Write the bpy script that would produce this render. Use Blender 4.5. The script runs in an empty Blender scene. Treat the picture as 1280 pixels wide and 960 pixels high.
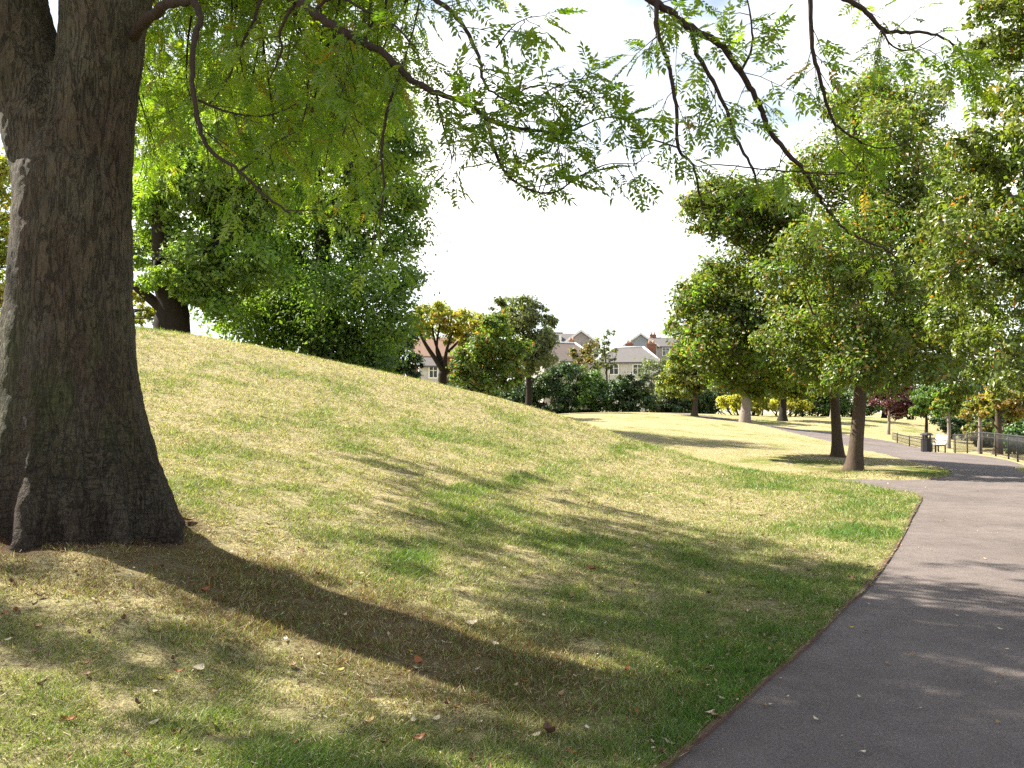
import bpy, math, random
import numpy as np

rng = np.random.default_rng(11)
random.seed(5)
C = bpy.context.scene.collection
F = 1150.0                       # focal length in pixels of the 1280 wide photograph
EYE = 1.6
PITCH = math.atan(35 / F)
CP, SP = math.cos(PITCH), math.sin(PITCH)


def P(u, v, d):
    a, b = (u - 640) / F, (480 - v) / F
    y = CP - b * SP
    z = SP + b * CP
    return np.array([a / y * d, d, EYE + z / y * d])


def proj(p):
    p = np.asarray(p, float)
    y, z = p[..., 1], p[..., 2] - EYE
    f = y * CP + z * SP
    up = -y * SP + z * CP
    f = np.where(f < 1e-3, 1e-3, f)
    return 640 + F * p[..., 0] / f, 480 - F * up / f, f


# ------------------------------------------------------------------ noise
def _hash(ix, iy, seed):
    h = (ix.astype(np.int64) * 374761393 + iy.astype(np.int64) * 668265263 + seed * 1442695041) & 0xFFFFFFFF
    h = ((h ^ (h >> 13)) * 1274126177) & 0xFFFFFFFF
    return ((h ^ (h >> 16)) & 0xFFFFFF) / float(0xFFFFFF)


def vnoise(x, y, seed=0):
    x0, y0 = np.floor(x), np.floor(y)
    fx, fy = x - x0, y - y0
    fx, fy = fx * fx * (3 - 2 * fx), fy * fy * (3 - 2 * fy)
    a, b = _hash(x0, y0, seed), _hash(x0 + 1, y0, seed)
    c, d = _hash(x0, y0 + 1, seed), _hash(x0 + 1, y0 + 1, seed)
    return (a * (1 - fx) + b * fx) * (1 - fy) + (c * (1 - fx) + d * fx) * fy


def fbm(x, y, seed=0, octv=4):
    s, a, t = 0, 1.0, 0
    for k in range(octv):
        s = s + a * vnoise(x * 2 ** k, y * 2 ** k, seed + k * 7)
        t += a
        a *= .5
    return s / t


def smooth(a, b, x):
    t = np.clip((x - a) / (b - a), 0, 1)
    return t * t * (3 - 2 * t)


# ------------------------------------------------------------------ terrain
CT = [P(*q) for q in [
    # column by column from the bottom of the picture to the crest of the mound
    (0, 960, 3.7), (0, 800, 5.0), (0, 700, 6.2), (0, 640, 7.4), (0, 570, 9.6), (0, 500, 12.6), (0, 440, 16.5), (0, 395, 20.5),
    (180, 692, 6.25), (180, 830, 4.8), (180, 600, 8.6), (180, 500, 14), (170, 412, 21.5),
    (300, 960, 3.85), (300, 880, 4.55), (300, 800, 5.4), (300, 700, 7.1), (300, 620, 9.2), (300, 560, 11.7), (300, 500, 15.4), (300, 431, 22.5),
    (500, 960, 4.0), (500, 800, 5.65), (500, 700, 7.7), (500, 640, 9.8), (500, 570, 13.8), (500, 520, 18.5), (500, 470, 25.5),
    (600, 492, 27.5), (600, 540, 18.5),
    (680, 516, 29.5), (680, 560, 19), (680, 600, 14.2), (680, 650, 10.8), (680, 720, 8.0), (680, 800, 6.1), (680, 900, 4.65),
    (760, 541, 27), (850, 567, 24), (850, 600, 17.6), (850, 650, 12.6), (850, 720, 8.85), (850, 800, 6.35),
    (950, 590, 21), (1000, 597, 19.6), (1000, 630, 15.0), (1000, 690, 10.4), (1000, 760, 7.5),
    (830, 960, 4.13), (890, 910, 4.66), (950, 857, 5.38), (1010, 805, 6.35), (1060, 755, 7.67), (1090, 727, 8.68), (1120, 685, 10.8), (1140, 647, 13.9), (1152, 625, 16.5),
    (1190, 591, 24), (1140, 599, 21.9), (1067, 587, 24.5), (1047, 571, 30), (1180, 584, 26), (1140, 576, 29), (1080, 563, 39),
    (1045, 553, 47), (1280, 640, 14.6), (1280, 720, 9), (1280, 600, 21), (1280, 582, 30), (1250, 573, 36), (1200, 566, 41), (1170, 567, 44),
    (1155, 561, 49), (1110, 552, 53), (1040, 542, 58), (980, 535, 64), (931, 528, 62), (868, 520, 72), (978, 526, 73), (900, 525, 70),
    (1110, 543, 60), (1000, 521, 80), (1100, 523, 80), (1150, 534, 74), (1220, 552, 66), (800, 518, 86), (690, 518, 78),
    (700, 519, 60), (760, 531, 46), (850, 532, 52), (850, 552, 36), (950, 552, 37), (950, 572, 28.5), (850, 560, 30.5), (760, 537, 35),
]]
CT += [np.array(q, float) for q in [
    (8, 21, .0), (6.6, 22.4, .0), (5.2, 25.2, .08), (3.6, 29, .25), (1.5, 34, .62),
    (-6, 6, 1.12), (-8, 3, .95), (-5, 0, .5), (-10, 10, 2.1), (-14, 16, 3.6), (-12, 22, 3.95), (-16, 28, 3.9), (-9, 28, 3.5), (-4, 34, 2.3), (-12, 36, 3.7), (-12, 42, 3.3),
    (-5, 44, 1.7), (-2, 60, .6), (-12, 60, 1.2), (-10, 80, .0), (-30, 30, 3.8), (-30, 55, 2.6), (-25, -10, 1.6), (-8, -8, .7), (0, 0, 0), (2, -3, 0), (0, -10, 0),
    (4, 1, 0), (8, 3, 0), (15, 6, .05), (12, 14, .0), (17, 22, -.1), (25, 20, -.2), (30, 40, -.35), (40, 60, -.3), (28, 52, -.35), (30, 70, .4), (30, -20, 0),
    (10, 110, -1.2), (-20, 110, -1.5), (45, 110, -.5), (-50, 80, 0)]]
CT = np.array(CT)
_S = 20.0


def _fit(ct, lam=2e-3):
    n = len(ct)
    xy = ct[:, :2] / _S
    r2 = ((xy[:, None] - xy[None]) ** 2).sum(-1)
    K = .5 * r2 * np.log(r2 + 1e-12) + lam * np.eye(n)
    Q = np.c_[np.ones(n), xy]
    A = np.block([[K, Q], [Q.T, np.zeros((3, 3))]])
    return xy, np.linalg.solve(A, np.r_[ct[:, 2], 0, 0, 0])


_XY, _W = _fit(CT)


def H0(x, y):
    x, y = np.asarray(x, float), np.asarray(y, float)
    sh = x.shape
    q = np.c_[x.ravel(), y.ravel()] / _S
    out = np.empty(len(q))
    for i in range(0, len(q), 20000):
        s = q[i:i + 20000]
        r2 = ((s[:, None] - _XY[None]) ** 2).sum(-1)
        out[i:i + 20000] = (.5 * r2 * np.log(r2 + 1e-12)) @ _W[:-3] + _W[-3] + s @ _W[-2:]
    r = np.hypot(q[:, 0], q[:, 1] - 30 / _S) * _S
    k = smooth(85, 150, r)
    return (np.clip(out, -6, 8) * (1 - k) - 2.0 * k).reshape(sh)


def ground_pt(u, v):
    """where the line of sight through a picture point meets the bare ground"""
    e = P(u, v, 1.0) - np.array([0, 0, EYE])
    ds = np.exp(np.linspace(math.log(1.5), math.log(140), 900))
    z = EYE + e[2] * ds
    hz = H0(e[0] * ds, ds)
    i = np.argmax(z < hz)
    if i == 0:
        i = len(ds) - 1
    t0, t1 = z[i - 1] - hz[i - 1], z[i] - hz[i]
    d = ds[i - 1] + (ds[i] - ds[i - 1]) * t0 / (t0 - t1 + 1e-12)
    return np.array([e[0] * d, d])


def catmull(pts, n):
    p = np.array(pts, float)
    p = np.vstack([2 * p[0] - p[1], p, 2 * p[-1] - p[-2]])
    out = []
    for i in range(1, len(p) - 2):
        t = np.linspace(0, 1, n, endpoint=False)[:, None]
        a, b, c, d = p[i - 1], p[i], p[i + 1], p[i + 2]
        out.append(.5 * (2 * b + (c - a) * t + (2 * a - 5 * b + 4 * c - d) * t ** 2 + (3 * b - a - 3 * c + d) * t ** 3))
    out.append(p[-2][None])
    return np.vstack(out)


def resample(p, n):
    s = np.r_[0, np.cumsum(np.linalg.norm(np.diff(p, axis=0), axis=1))]
    t = np.linspace(0, s[-1], n)
    return np.c_[tuple(np.interp(t, s, p[:, k]) for k in range(p.shape[1]))]


g = lambda u, v: tuple(ground_pt(u, v))
pxy = lambda u, v, d: tuple(P(u, v, d)[:2])
LEFT_NEAR = [(-7.5, -8), (-4.2, -3.6), (-1.75, .3), pxy(830, 960, 4.13), pxy(890, 910, 4.66), pxy(950, 857, 5.38), pxy(1010, 805, 6.35), pxy(1060, 755, 7.67),
             pxy(1090, 727, 8.68), pxy(1120, 685, 10.8), pxy(1140, 647, 13.9)]
CORNER = [pxy(1140, 647, 13.9), pxy(1151, 627, 16.3), pxy(1151, 621, 17.1), pxy(1140, 617, 17.7), pxy(1110, 612, 18.3), pxy(1070, 604, 19.7), pxy(1040, 598, 20.7), (6.2, 21.9), (4.6, 24.4), (3.0, 28.2), (1.0, 33)]
ISLAND = [(2.2, 34), (4.1, 29.4), (5.6, 26), (6.9, 23.6), pxy(1090, 598, 22.3), pxy(1140, 599, 21.9), pxy(1178, 596, 22.6), pxy(1190, 591, 24), pxy(1180, 584, 26), pxy(1140, 576, 29), pxy(1080, 563, 39),
          pxy(1045, 553, 47), pxy(980, 541, 56), pxy(900, 527, 68), pxy(830, 520, 76), pxy(740, 519, 80), (-4, 80)]
RIGHT = [(-3.4, -9.5), (-.6, -5), (1.9, -.4), (4.2, 3.4), (6.2, 7.2), (8.4, 11.6), (10.4, 16.5), (12.8, 22.5), (14.9, 27.4), pxy(1280, 582, 30.5), pxy(1250, 573, 36), pxy(1200, 566, 41),
         pxy(1180, 562.5, 45), pxy(1155, 560.5, 49), pxy(1112, 551.5, 53.5), pxy(1040, 541, 59.5), pxy(980, 534.5, 66), pxy(900, 522.5, 73), pxy(830, 517.5, 80), pxy(740, 516.5, 83), (-4, 83)]
left_near = catmull(LEFT_NEAR, 8)
corner = catmull(CORNER, 8)
island = catmull(ISLAND, 8)
right = catmull(RIGHT, 8)
_tp = np.array(pxy(1190, 591, 24))
_tip = int(np.argmin(np.hypot(*(island - _tp).T)))
main_left = np.vstack([left_near, corner[1:12], resample(np.vstack([corner[11:13], island[_tip - 2:_tip]]), 8)[1:-1], island[_tip:]])
main_poly = np.vstack([main_left, right[::-1]])
side_poly = np.vstack([corner[6:], island[:_tip + 1]])


def inside(poly, x, y):
    c = np.zeros(x.shape, bool)
    lo, hi = poly.min(0), poly.max(0)
    m = (x >= lo[0]) & (x <= hi[0]) & (y >= lo[1]) & (y <= hi[1])
    xs, ys = x[m], y[m]
    cc = np.zeros(xs.shape, bool)
    x0, y0 = poly[-1]
    for x1, y1 in poly:
        if y0 != y1:
            cc ^= ((y1 > ys) != (y0 > ys)) & (xs < (x0 - x1) * (ys - y1) / (y0 - y1) + x1)
        x0, y0 = x1, y1
    c[m] = cc
    return c


def on_path(x, y):
    return inside(main_poly, x, y) | inside(side_poly, x, y)


def dist_line(pl, x, y, most=1e9):
    d = np.full(x.shape, most)
    for (ax, ay), (bx, by) in zip(pl[:-1], pl[1:]):
        lx, ly = bx - ax, by - ay
        t = np.clip(((x - ax) * lx + (y - ay) * ly) / (lx * lx + ly * ly + 1e-12), 0, 1)
        d = np.minimum(d, np.hypot(x - ax - t * lx, y - ay - t * ly))
    return d


edge_line = np.vstack([left_near, corner[1:]])
stripes = [np.array([g(*q) for q in s]) for s in [
    [(545, 628), (600, 610), (660, 600), (700, 586), (740, 575), (790, 558)],
    [(505, 715), (512, 695), (520, 680)],
    [(300, 640), (340, 655), (390, 668)],
    [(960, 590), (900, 625), (860, 665), (835, 690)],
    [(400, 560), (470, 556), (560, 545)],
    [(690, 520), (760, 543), (850, 568), (950, 591)],
    [(280, 460), (360, 466)]]]


def lush(x, y):
    """how green the turf is: 0 straw, 1 fresh"""
    n = .55 * fbm(x * .55, y * .4, 3) + .45 * fbm(x * 2.1, y * 1.5, 9)
    v = (n - .5) * 2.6 + .33
    near = dist_line(edge_line, x, y)
    v += .36 * smooth(2.6, .3, near) * (y < 20) * smooth(.0, .5, near + .25)
    u0, v0, _ = proj(np.stack([x, y, np.zeros_like(x)], -1))
    v -= .17 * smooth(8, 14, y) * (y < 60) + .04
    v += .18 * smooth(11, 6, y) * smooth(-2, 1.5, x)
    v -= .12 * smooth(0, -3, x) * smooth(9, 6, y)
    for k, s in enumerate(stripes):
        w = [.28, .17, .4, .35, .3, .5, .4][k]
        d = dist_line(s, x, y, 9.) + .16 * (fbm(x * 3, y * 3, 40) - .5)
        w_k = [.5, .5, .25, .15, .25, .08, .4][k]
        v += (w_k + .5 * (fbm(x * 2.5, y * 2.5, 60 + k) - .5)) * smooth(w * 1.9, w * .3, d)
    return np.clip(v, 0, 1)


def H(x, y):
    """the turf with its small lumps"""
    x, y = np.asarray(x, float), np.asarray(y, float)
    r = np.hypot(x, y)
    k = smooth(60, 25, r)
    return H0(x, y) + k * (.05 * (fbm(x * .9, y * .9, 21, 3) - .5) + .022 * (fbm(x * 4.5, y * 4.5, 33, 2) - .5)) * smooth(.05, .6, dist_line(edge_line, x, y, 5.)) \
        + smooth(1.6, .8, np.hypot(x - TX, y - TY)) * (.03 + .11 * (fbm(x * 3.2, y * 3.2, 71, 3) - .5))


TX, TY = -3.36, 7.15            # foot of the big tree


# ------------------------------------------------------------------ objects
def tag(o, label=None, cat=None, group=None, kind=None):
    for k, v in (('label', label), ('category', cat), ('group', group), ('kind', kind)):
        if v:
            o[k] = v
    return o


def empty(name, loc, label, cat, group=None, rz=0):
    o = bpy.data.objects.new(name, None)
    o.empty_display_size = .2
    C.objects.link(o)
    o.location = [float(c) for c in loc]
    o.rotation_euler = (0, 0, rz)
    return tag(o, label, cat, group)


class MB:
    def __init__(s):
        s.v, s.f, s.n, s.col, s.sm = [], [], 0, [], []

    def add(s, verts, faces, col=None, smooth_=False):
        verts = np.asarray(verts, float).reshape(-1, 3)
        faces = np.asarray(faces, np.int64)
        s.v.append(verts)
        s.f.append((faces + s.n, smooth_))
        s.n += len(verts)
        if col is None:
            col = (1, 1, 1)
        col = np.asarray(col, float)
        s.col.append(np.broadcast_to(col, (len(verts), 3)))
        return s

    def box(s, c, size, rz=0, col=None, rot=None, bev=0.0):
        x, y, z = np.array(size) / 2
        b = min(bev, x * .9, y * .9, z * .9)
        if b > 0:
            vs, fs = [], []
            for zz, k in ((-z, b), (-z + b, 0), (z - b, 0), (z, b)):
                vs += [(-x + k, -y + k, zz), (x - k, -y + k, zz), (x - k, y - k, zz), (-x + k, y - k, zz)]
            fs.append((3, 2, 1, 0))
            for i in range(3):
                for j in range(4):
                    fs.append((i * 4 + j, i * 4 + (j + 1) % 4, i * 4 + 4 + (j + 1) % 4, i * 4 + 4 + j))
            fs.append((12, 13, 14, 15))
            v = np.array(vs)
        else:
            v = np.array([(-x, -y, -z), (x, -y, -z), (x, y, -z), (-x, y, -z), (-x, -y, z), (x, -y, z), (x, y, z), (-x, y, z)])
            fs = [(3, 2, 1, 0), (4, 5, 6, 7), (0, 1, 5, 4), (1, 2, 6, 5), (2, 3, 7, 6), (3, 0, 4, 7)]
        if rot is not None:
            v = v @ np.array(rot).T
        cs, sn = math.cos(rz), math.sin(rz)
        v = v @ np.array([[cs, sn, 0], [-sn, cs, 0], [0, 0, 1]])
        return s.add(v + np.array(c), fs, col)

    def tube(s, pts, rad, n=8, col=None, cap=True, wob=0.0, smooth_=True):
        p = np.array(pts, float)
        r = np.broadcast_to(np.asarray(rad, float), (len(p),))
        t = np.gradient(p, axis=0)
        t /= np.linalg.norm(t, axis=1)[:, None] + 1e-12
        nrm = np.array([1., 0, 0]) if abs(t[0][0]) < .8 else np.array([0, 1., 0])
        a = np.arange(n) / n * 2 * math.pi
        rows = []
        for i in range(len(p)):
            nrm = nrm - t[i] * (nrm @ t[i])
            nrm /= np.linalg.norm(nrm) + 1e-12
            bn = np.cross(t[i], nrm)
            rr = r[i] * (1 + (wob * (np.sin(a * 3 + i * .7) + np.sin(a * 5 + i * 1.3)) if wob else 0))
            rows.append(p[i] + np.cos(a)[:, None] * nrm * np.reshape(rr, (-1, 1)) + np.sin(a)[:, None] * bn * np.reshape(rr, (-1, 1)))
        v = np.vstack(rows)
        i = np.arange(len(p) - 1)[:, None] * n
        j = np.arange(n)[None]
        j2 = (j + 1) % n
        f = np.stack([i + j, i + j2, i + n + j2, i + n + j], -1).reshape(-1, 4)
        s.add(v, f, col, smooth_)
        if cap:
            o = s.n - len(v)
            s.f.append((np.array([list(range(n))[::-1]]) + o, False))
            s.f.append((np.array([list(range(n))]) + o + (len(p) - 1) * n, False))
        return s

    def build(s, name, mat, parent=None, colored=False, local=False):
        v = np.vstack(s.v)
        if parent is not None and not local:
            v = v - np.array(parent.location)
        loops, start, tot, sm, k = [], [], [], [], 0
        for f, q in s.f:
            f = np.atleast_2d(f)
            m, w = f.shape
            loops.append(f.ravel())
            start.append(k + np.arange(m) * w)
            tot.append(np.full(m, w))
            sm.append(np.full(m, q))
            k += m * w
        loops, start, tot, sm = map(np.concatenate, (loops, start, tot, sm))
        me = bpy.data.meshes.new(name)
        me.vertices.add(len(v))
        me.vertices.foreach_set('co', v.astype(np.float32).ravel())
        me.loops.add(len(loops))
        me.loops.foreach_set('vertex_index', loops.astype(np.int32))
        me.polygons.add(len(start))
        me.polygons.foreach_set('loop_start', start.astype(np.int32))
        me.polygons.foreach_set('use_smooth', sm)
        me.update(calc_edges=True)
        if colored:
            a = me.attributes.new('tint', 'FLOAT_COLOR', 'POINT')
            c = np.c_[np.vstack(s.col), np.ones(len(v))].astype(np.float32)
            a.data.foreach_set('color', c.ravel())
        me.validate()
        me.materials.append(mat)
        o = bpy.data.objects.new(name, me)
        C.objects.link(o)
        if parent is not None:
            o.parent = parent
        return o


# ------------------------------------------------------------------ materials
class NT:
    def __init__(s, name):
        s.m = bpy.data.materials.new(name)
        s.m.use_nodes = True
        s.t = s.m.node_tree
        s.t.nodes.clear()
        s.out = s.n('ShaderNodeOutputMaterial')

    def n(s, kind, **kw):
        nd = s.t.nodes.new(kind)
        for k, v in kw.items():
            if isinstance(k, str) and hasattr(nd, k):
                setattr(nd, k, v)
        return nd

    def l(s, a, b):
        s.t.links.new(a, b)

    def coord(s, scale=(1, 1, 1)):
        c = s.n('ShaderNodeTexCoord')
        m = s.n('ShaderNodeMapping')
        m.inputs['Scale'].default_value = scale
        s.l(c.outputs['Object'], m.inputs[0])
        return m.outputs[0]

    def noise(s, vec, scale, detail=4, rough=.55, dist=0):
        nd = s.n('ShaderNodeTexNoise')
        nd.inputs['Scale'].default_value = scale
        nd.inputs['Detail'].default_value = detail
        nd.inputs['Roughness'].default_value = rough
        nd.inputs['Distortion'].default_value = dist
        s.l(vec, nd.inputs['Vector'])
        return nd.outputs['Fac']

    def ramp(s, fac, stops):
        r = s.n('ShaderNodeValToRGB')
        e = r.color_ramp.elements
        while len(e) < len(stops):
            e.new(.5)
        for q, (p, c) in zip(e, stops):
            q.position = p
            q.color = (*c, 1) if len(c) == 3 else c
        s.l(fac, r.inputs[0])
        return r.outputs[0]

    def mix(s, fac, a, b, mode='MIX'):
        m = s.n('ShaderNodeMix', data_type='RGBA', blend_type=mode)
        for sock, val in ((m.inputs[0], fac), (m.inputs[6], a), (m.inputs[7], b)):
            if isinstance(val, (int, float)):
                sock.default_value = val
            elif isinstance(val, tuple):
                sock.default_value = (*val, 1)
            else:
                s.l(val, sock)
        return m.outputs[2]

    def math(s, op, a, b=0.0):
        m = s.n('ShaderNodeMath', operation=op)
        for sock, val in ((m.inputs[0], a), (m.inputs[1], b)):
            if isinstance(val, (int, float)):
                sock.default_value = val
            else:
                s.l(val, sock)
        return m.outputs[0]

    def bump(s, h, strength=.5, dist=.02):
        b = s.n('ShaderNodeBump')
        b.inputs['Strength'].default_value = strength
        b.inputs['Distance'].default_value = dist
        s.l(h, b.inputs['Height'])
        return b.outputs[0]

    def principled(s, col, rough=.8, normal=None, spec=.3, metal=0.):
        p = s.n('ShaderNodeBsdfPrincipled')
        if isinstance(col, tuple):
            p.inputs['Base Color'].default_value = (*col, 1)
        else:
            s.l(col, p.inputs['Base Color'])
        p.inputs['Roughness'].default_value = rough
        p.inputs['Specular IOR Level'].default_value = spec
        p.inputs['Metallic'].default_value = metal
        if normal is not None:
            s.l(normal, p.inputs['Normal'])
        s.l(p.outputs[0], s.out.inputs[0])
        return s.m


def leaf_mat(name, trans=.45, gloss=.06, rough=.4, tcol=(1.25, 1.35, .5)):
    k = NT(name)
    a = k.n('ShaderNodeAttribute', attribute_name='tint')
    d = k.n('ShaderNodeBsdfDiffuse')
    t = k.n('ShaderNodeBsdfTranslucent')
    gl = k.n('ShaderNodeBsdfGlossy')
    gl.inputs['Roughness'].default_value = rough
    k.l(a.outputs['Color'], d.inputs[0])
    k.l(k.mix(1.0, a.outputs['Color'], tcol, 'MULTIPLY'), t.inputs[0])
    m = k.n('ShaderNodeMixShader')
    m.inputs[0].default_value = trans
    k.l(d.outputs[0], m.inputs[1])
    k.l(t.outputs[0], m.inputs[2])
    m2 = k.n('ShaderNodeMixShader')
    m2.inputs[0].default_value = gloss
    k.l(m.outputs[0], m2.inputs[1])
    k.l(gl.outputs[0], m2.inputs[2])
    k.l(m2.outputs[0], k.out.inputs[0])
    return k.m


def bark_mat(name, c1, c2, scale=6, moss=None, deep=.6):
    k = NT(name)
    v = k.coord((1, 1, .28))
    n1 = k.noise(v, scale, 6, .65, .4)
    n2 = k.noise(v, scale * 6, 5, .7, .6)
    col = k.mix(n1, c1, c2)
    crack = k.ramp(n2, [(.33, (.45, .42, .4)), (.55, (1, 1, 1))])
    col = k.mix(deep, col, crack, 'MULTIPLY')
    if moss:
        mv = k.noise(k.coord((1, 1, .5)), 2.2, 4, .6)
        col = k.mix(k.ramp(mv, [(.5, (0, 0, 0)), (.68, (.8, .8, .8))]), col, moss)
    h = k.math('ADD', n1, k.math('MULTIPLY', n2, .6))
    return k.principled(col, .9, k.bump(h, .8, .02), .15)


def plain(name, c1, c2, scale=8, rough=.7, metal=0., spec=.3, bumpk=.15, stretch=(1, 1, 1)):
    k = NT(name)
    v = k.coord(stretch)
    n = k.noise(v, scale, 5, .6)
    return k.principled(k.mix(k.ramp(n, [(.3, (0, 0, 0)), (.7, (1, 1, 1))]), c1, c2), rough, k.bump(n, bumpk, .01), spec, metal)


M = {}
M['asphalt'] = None
M['bark_dark'] = bark_mat('dark_bark', (.036, .029, .023), (.018, .014, .011), 5)
M['bark_mid'] = bark_mat('brown_bark', (.115, .085, .062), (.05, .036, .028), 5)
M['bark_pale'] = bark_mat('pale_bark', (.30, .26, .22), (.16, .13, .11), 6)
M['black_paint'] = plain('black_paint', (.012, .012, .014), (.03, .028, .03), 30, .5, 0, .4)
M['white_slat'] = plain('pale_slat', (.72, .70, .69), (.55, .52, .5), 12, .55, 0, .4, .1, (1, 6, 6))
M['timber_edge'] = plain('timber_edging', (.13, .065, .045), (.07, .04, .03), 14, .9)


# big trunk
def trunk_mat():
    k = NT('near_trunk_bark')
    c = k.n('ShaderNodeTexCoord')
    sep = k.n('ShaderNodeSeparateXYZ')
    k.l(c.outputs['Object'], sep.inputs[0])
    v = k.coord((1, 1, .35))
    fine = k.noise(k.coord((1, 1, .2)), 40, 7, .78, .9)
    mid = k.noise(v, 9, 6, .6, .5)
    big = k.noise(k.coord((1, 1, .6)), 2.3, 4, .55)
    col = k.mix(k.ramp(mid, [(.3, (0, 0, 0)), (.7, (1, 1, 1))]), (.048, .034, .025), (.112, .079, .057))
    col = k.mix(k.ramp(big, [(.42, (0, 0, 0)), (.66, (.75, .75, .75))]), col, (.105, .092, .070))
    # moss patch on the lower and middle trunk
    zm = k.ramp(k.math('MULTIPLY', sep.outputs[2], .25), [(.05, (.0, .0, .0)), (.17, (.75, .75, .75)), (.32, (.9, .9, .9)), (.48, (.15, .15, .15)), (1, (.3, .3, .3))])
    mossn = k.noise(k.coord((1.2, 1.2, .5)), 3.2, 5, .65, .3)
    mfac = k.math('MULTIPLY', k.ramp(mossn, [(.42, (0, 0, 0)), (.62, (1, 1, 1))]), zm)
    col = k.mix(k.math('MULTIPLY', mfac, .8), col, (.062, .072, .024))
    # horizontal wrinkles near the root flare, fine vertical cracks above
    wrk = k.noise(k.coord((1, 1, 3.6)), 12, 6, .66, .8)
    wz = k.ramp(k.math('MULTIPLY', sep.outputs[2], .5), [(.2, (1, 1, 1)), (.62, (.12, .12, .12))])
    vor = k.n('ShaderNodeTexVoronoi', feature='DISTANCE_TO_EDGE')
    vor.inputs['Scale'].default_value = 24
    k.l(k.mix(.06, k.coord((1, 1, .5)), k.n('ShaderNodeTexNoise').outputs['Color']), vor.inputs['Vector'])
    crack = k.ramp(vor.outputs['Distance'], [(.0, (.25, .22, .2)), (.03, (1, 1, 1))])
    crackmask = k.ramp(k.noise(k.coord((1, 1, 1)), 1.8, 3), [(.45, (0, 0, 0)), (.65, (1, 1, 1))])
    zcr = k.ramp(k.math('MULTIPLY', sep.outputs[2], .25), [(.35, (1, 1, 1)), (.62, (.0, .0, .0))])
    col = k.mix(k.math('MULTIPLY', k.math('MULTIPLY', crackmask, zcr), .55), col, crack, 'MULTIPLY')
    col = k.mix(.6, col, k.ramp(fine, [(.38, (.2, .18, .17)), (.47, (.9, .88, .86)), (.62, (1.45, 1.42, 1.38))]), 'MULTIPLY')
    col = k.mix(k.math('MULTIPLY', wz, .8), col, k.ramp(wrk, [(.4, (.3, .27, .25)), (.5, (1, 1, 1))]), 'MULTIPLY')
    fis = k.noise(k.coord((1, 1, .16)), 15, 5, .6, 1.4)
    fisc = k.ramp(fis, [(.455, (1, 1, 1)), (.50, (.28, .25, .23)), (.535, (1, 1, 1))])
    col = k.mix(k.ramp(k.noise(k.coord((1, 1, .7)), 1.5, 3), [(.40, (.15, .15, .15)), (.6, (.85, .85, .85))]), col, fisc, 'MULTIPLY')
    h = k.math('ADD', k.math('MULTIPLY', fine, .5), k.math('MULTIPLY', mid, .6))
    h = k.math('ADD', h, k.math('MULTIPLY', k.ramp(fis, [(.455, (1, 1, 1)), (.50, (0, 0, 0)), (.535, (1, 1, 1))]), .5))
    h = k.math('ADD', h, k.math('MULTIPLY', k.math('MULTIPLY', wrk, wz), 1.4))
    h = k.math('ADD', h, k.math('MULTIPLY', k.math('MULTIPLY', vor.outputs['Distance'], zcr), 1.5))
    return k.principled(col, .88, k.bump(h, 1., .05), .3)


def ground_mat():
    k = NT('turf_ground')
    a = k.n('ShaderNodeAttribute', attribute_name='tint')
    sep = k.n('ShaderNodeSeparateColor')
    k.l(a.outputs['Color'], sep.inputs[0])
    lu = sep.outputs[0]
    v = k.coord()
    n1 = k.noise(v, 2.5, 6, .65)
    n2 = k.noise(v, 16, 7, .75)
    n3 = k.noise(v, 60, 4, .75)
    lf = k.math('ADD', lu, k.math('MULTIPLY', k.math('SUBTRACT', n1, .5), .8))
    lf = k.math('ADD', lf, k.math('MULTIPLY', k.math('SUBTRACT', n2, .5), .9))
    col = k.ramp(lf, [(.05, (.42, .37, .215)), (.4, (.36, .34, .175)), (.75, (.20, .235, .06)), (1.0, (.11, .17, .03))])
    col = k.mix(.85, col, k.ramp(n2, [(.36, (.22, .17, .12)), (.5, (.9, .88, .85)), (.68, (1.4, 1.35, 1.2))]), 'MULTIPLY')
    col = k.mix(.6, col, k.ramp(n3, [(.38, (.2, .17, .13)), (.6, (1.3, 1.3, 1.25))]), 'MULTIPLY')
    soil = k.ramp(k.math('ADD', sep.outputs[1], k.math('MULTIPLY', k.math('SUBTRACT', n2, .5), .6)), [(.4, (0, 0, 0)), (.8, (1, 1, 1))])
    col = k.mix(soil, col, (.085, .05, .032))
    h = k.math('ADD', k.math('MULTIPLY', n2, 1.), k.math('MULTIPLY', n3, .5))
    return k.principled(col, .95, k.bump(h, 1., .05), .05)


def asphalt_mat():
    k = NT('path_asphalt')
    v = k.coord()
    big = k.noise(v, .5, 5, .6)
    mid = k.noise(v, 3, 5, .6)
    fine = k.noise(v, 85, 4, .85)
    speck = k.noise(v, 260, 2, .8)
    col = k.mix(k.ramp(big, [(.35, (0, 0, 0)), (.65, (1, 1, 1))]), (.108, .089, .083), (.150, .126, .117))
    col = k.mix(.5, col, k.ramp(mid, [(.3, (.62, .61, .6)), (.65, (1.1, 1.1, 1.1))]), 'MULTIPLY')
    col = k.mix(.8, col, k.ramp(fine, [(.34, (.4, .4, .4)), (.64, (1.45, 1.45, 1.45))]), 'MULTIPLY')
    col = k.mix(k.ramp(speck, [(.66, (0, 0, 0)), (.74, (.6, .6, .6))]), col, (.34, .31, .29))
    return k.principled(col, .9, k.bump(k.math('ADD', fine, speck), .7, .006), .22)


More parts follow.
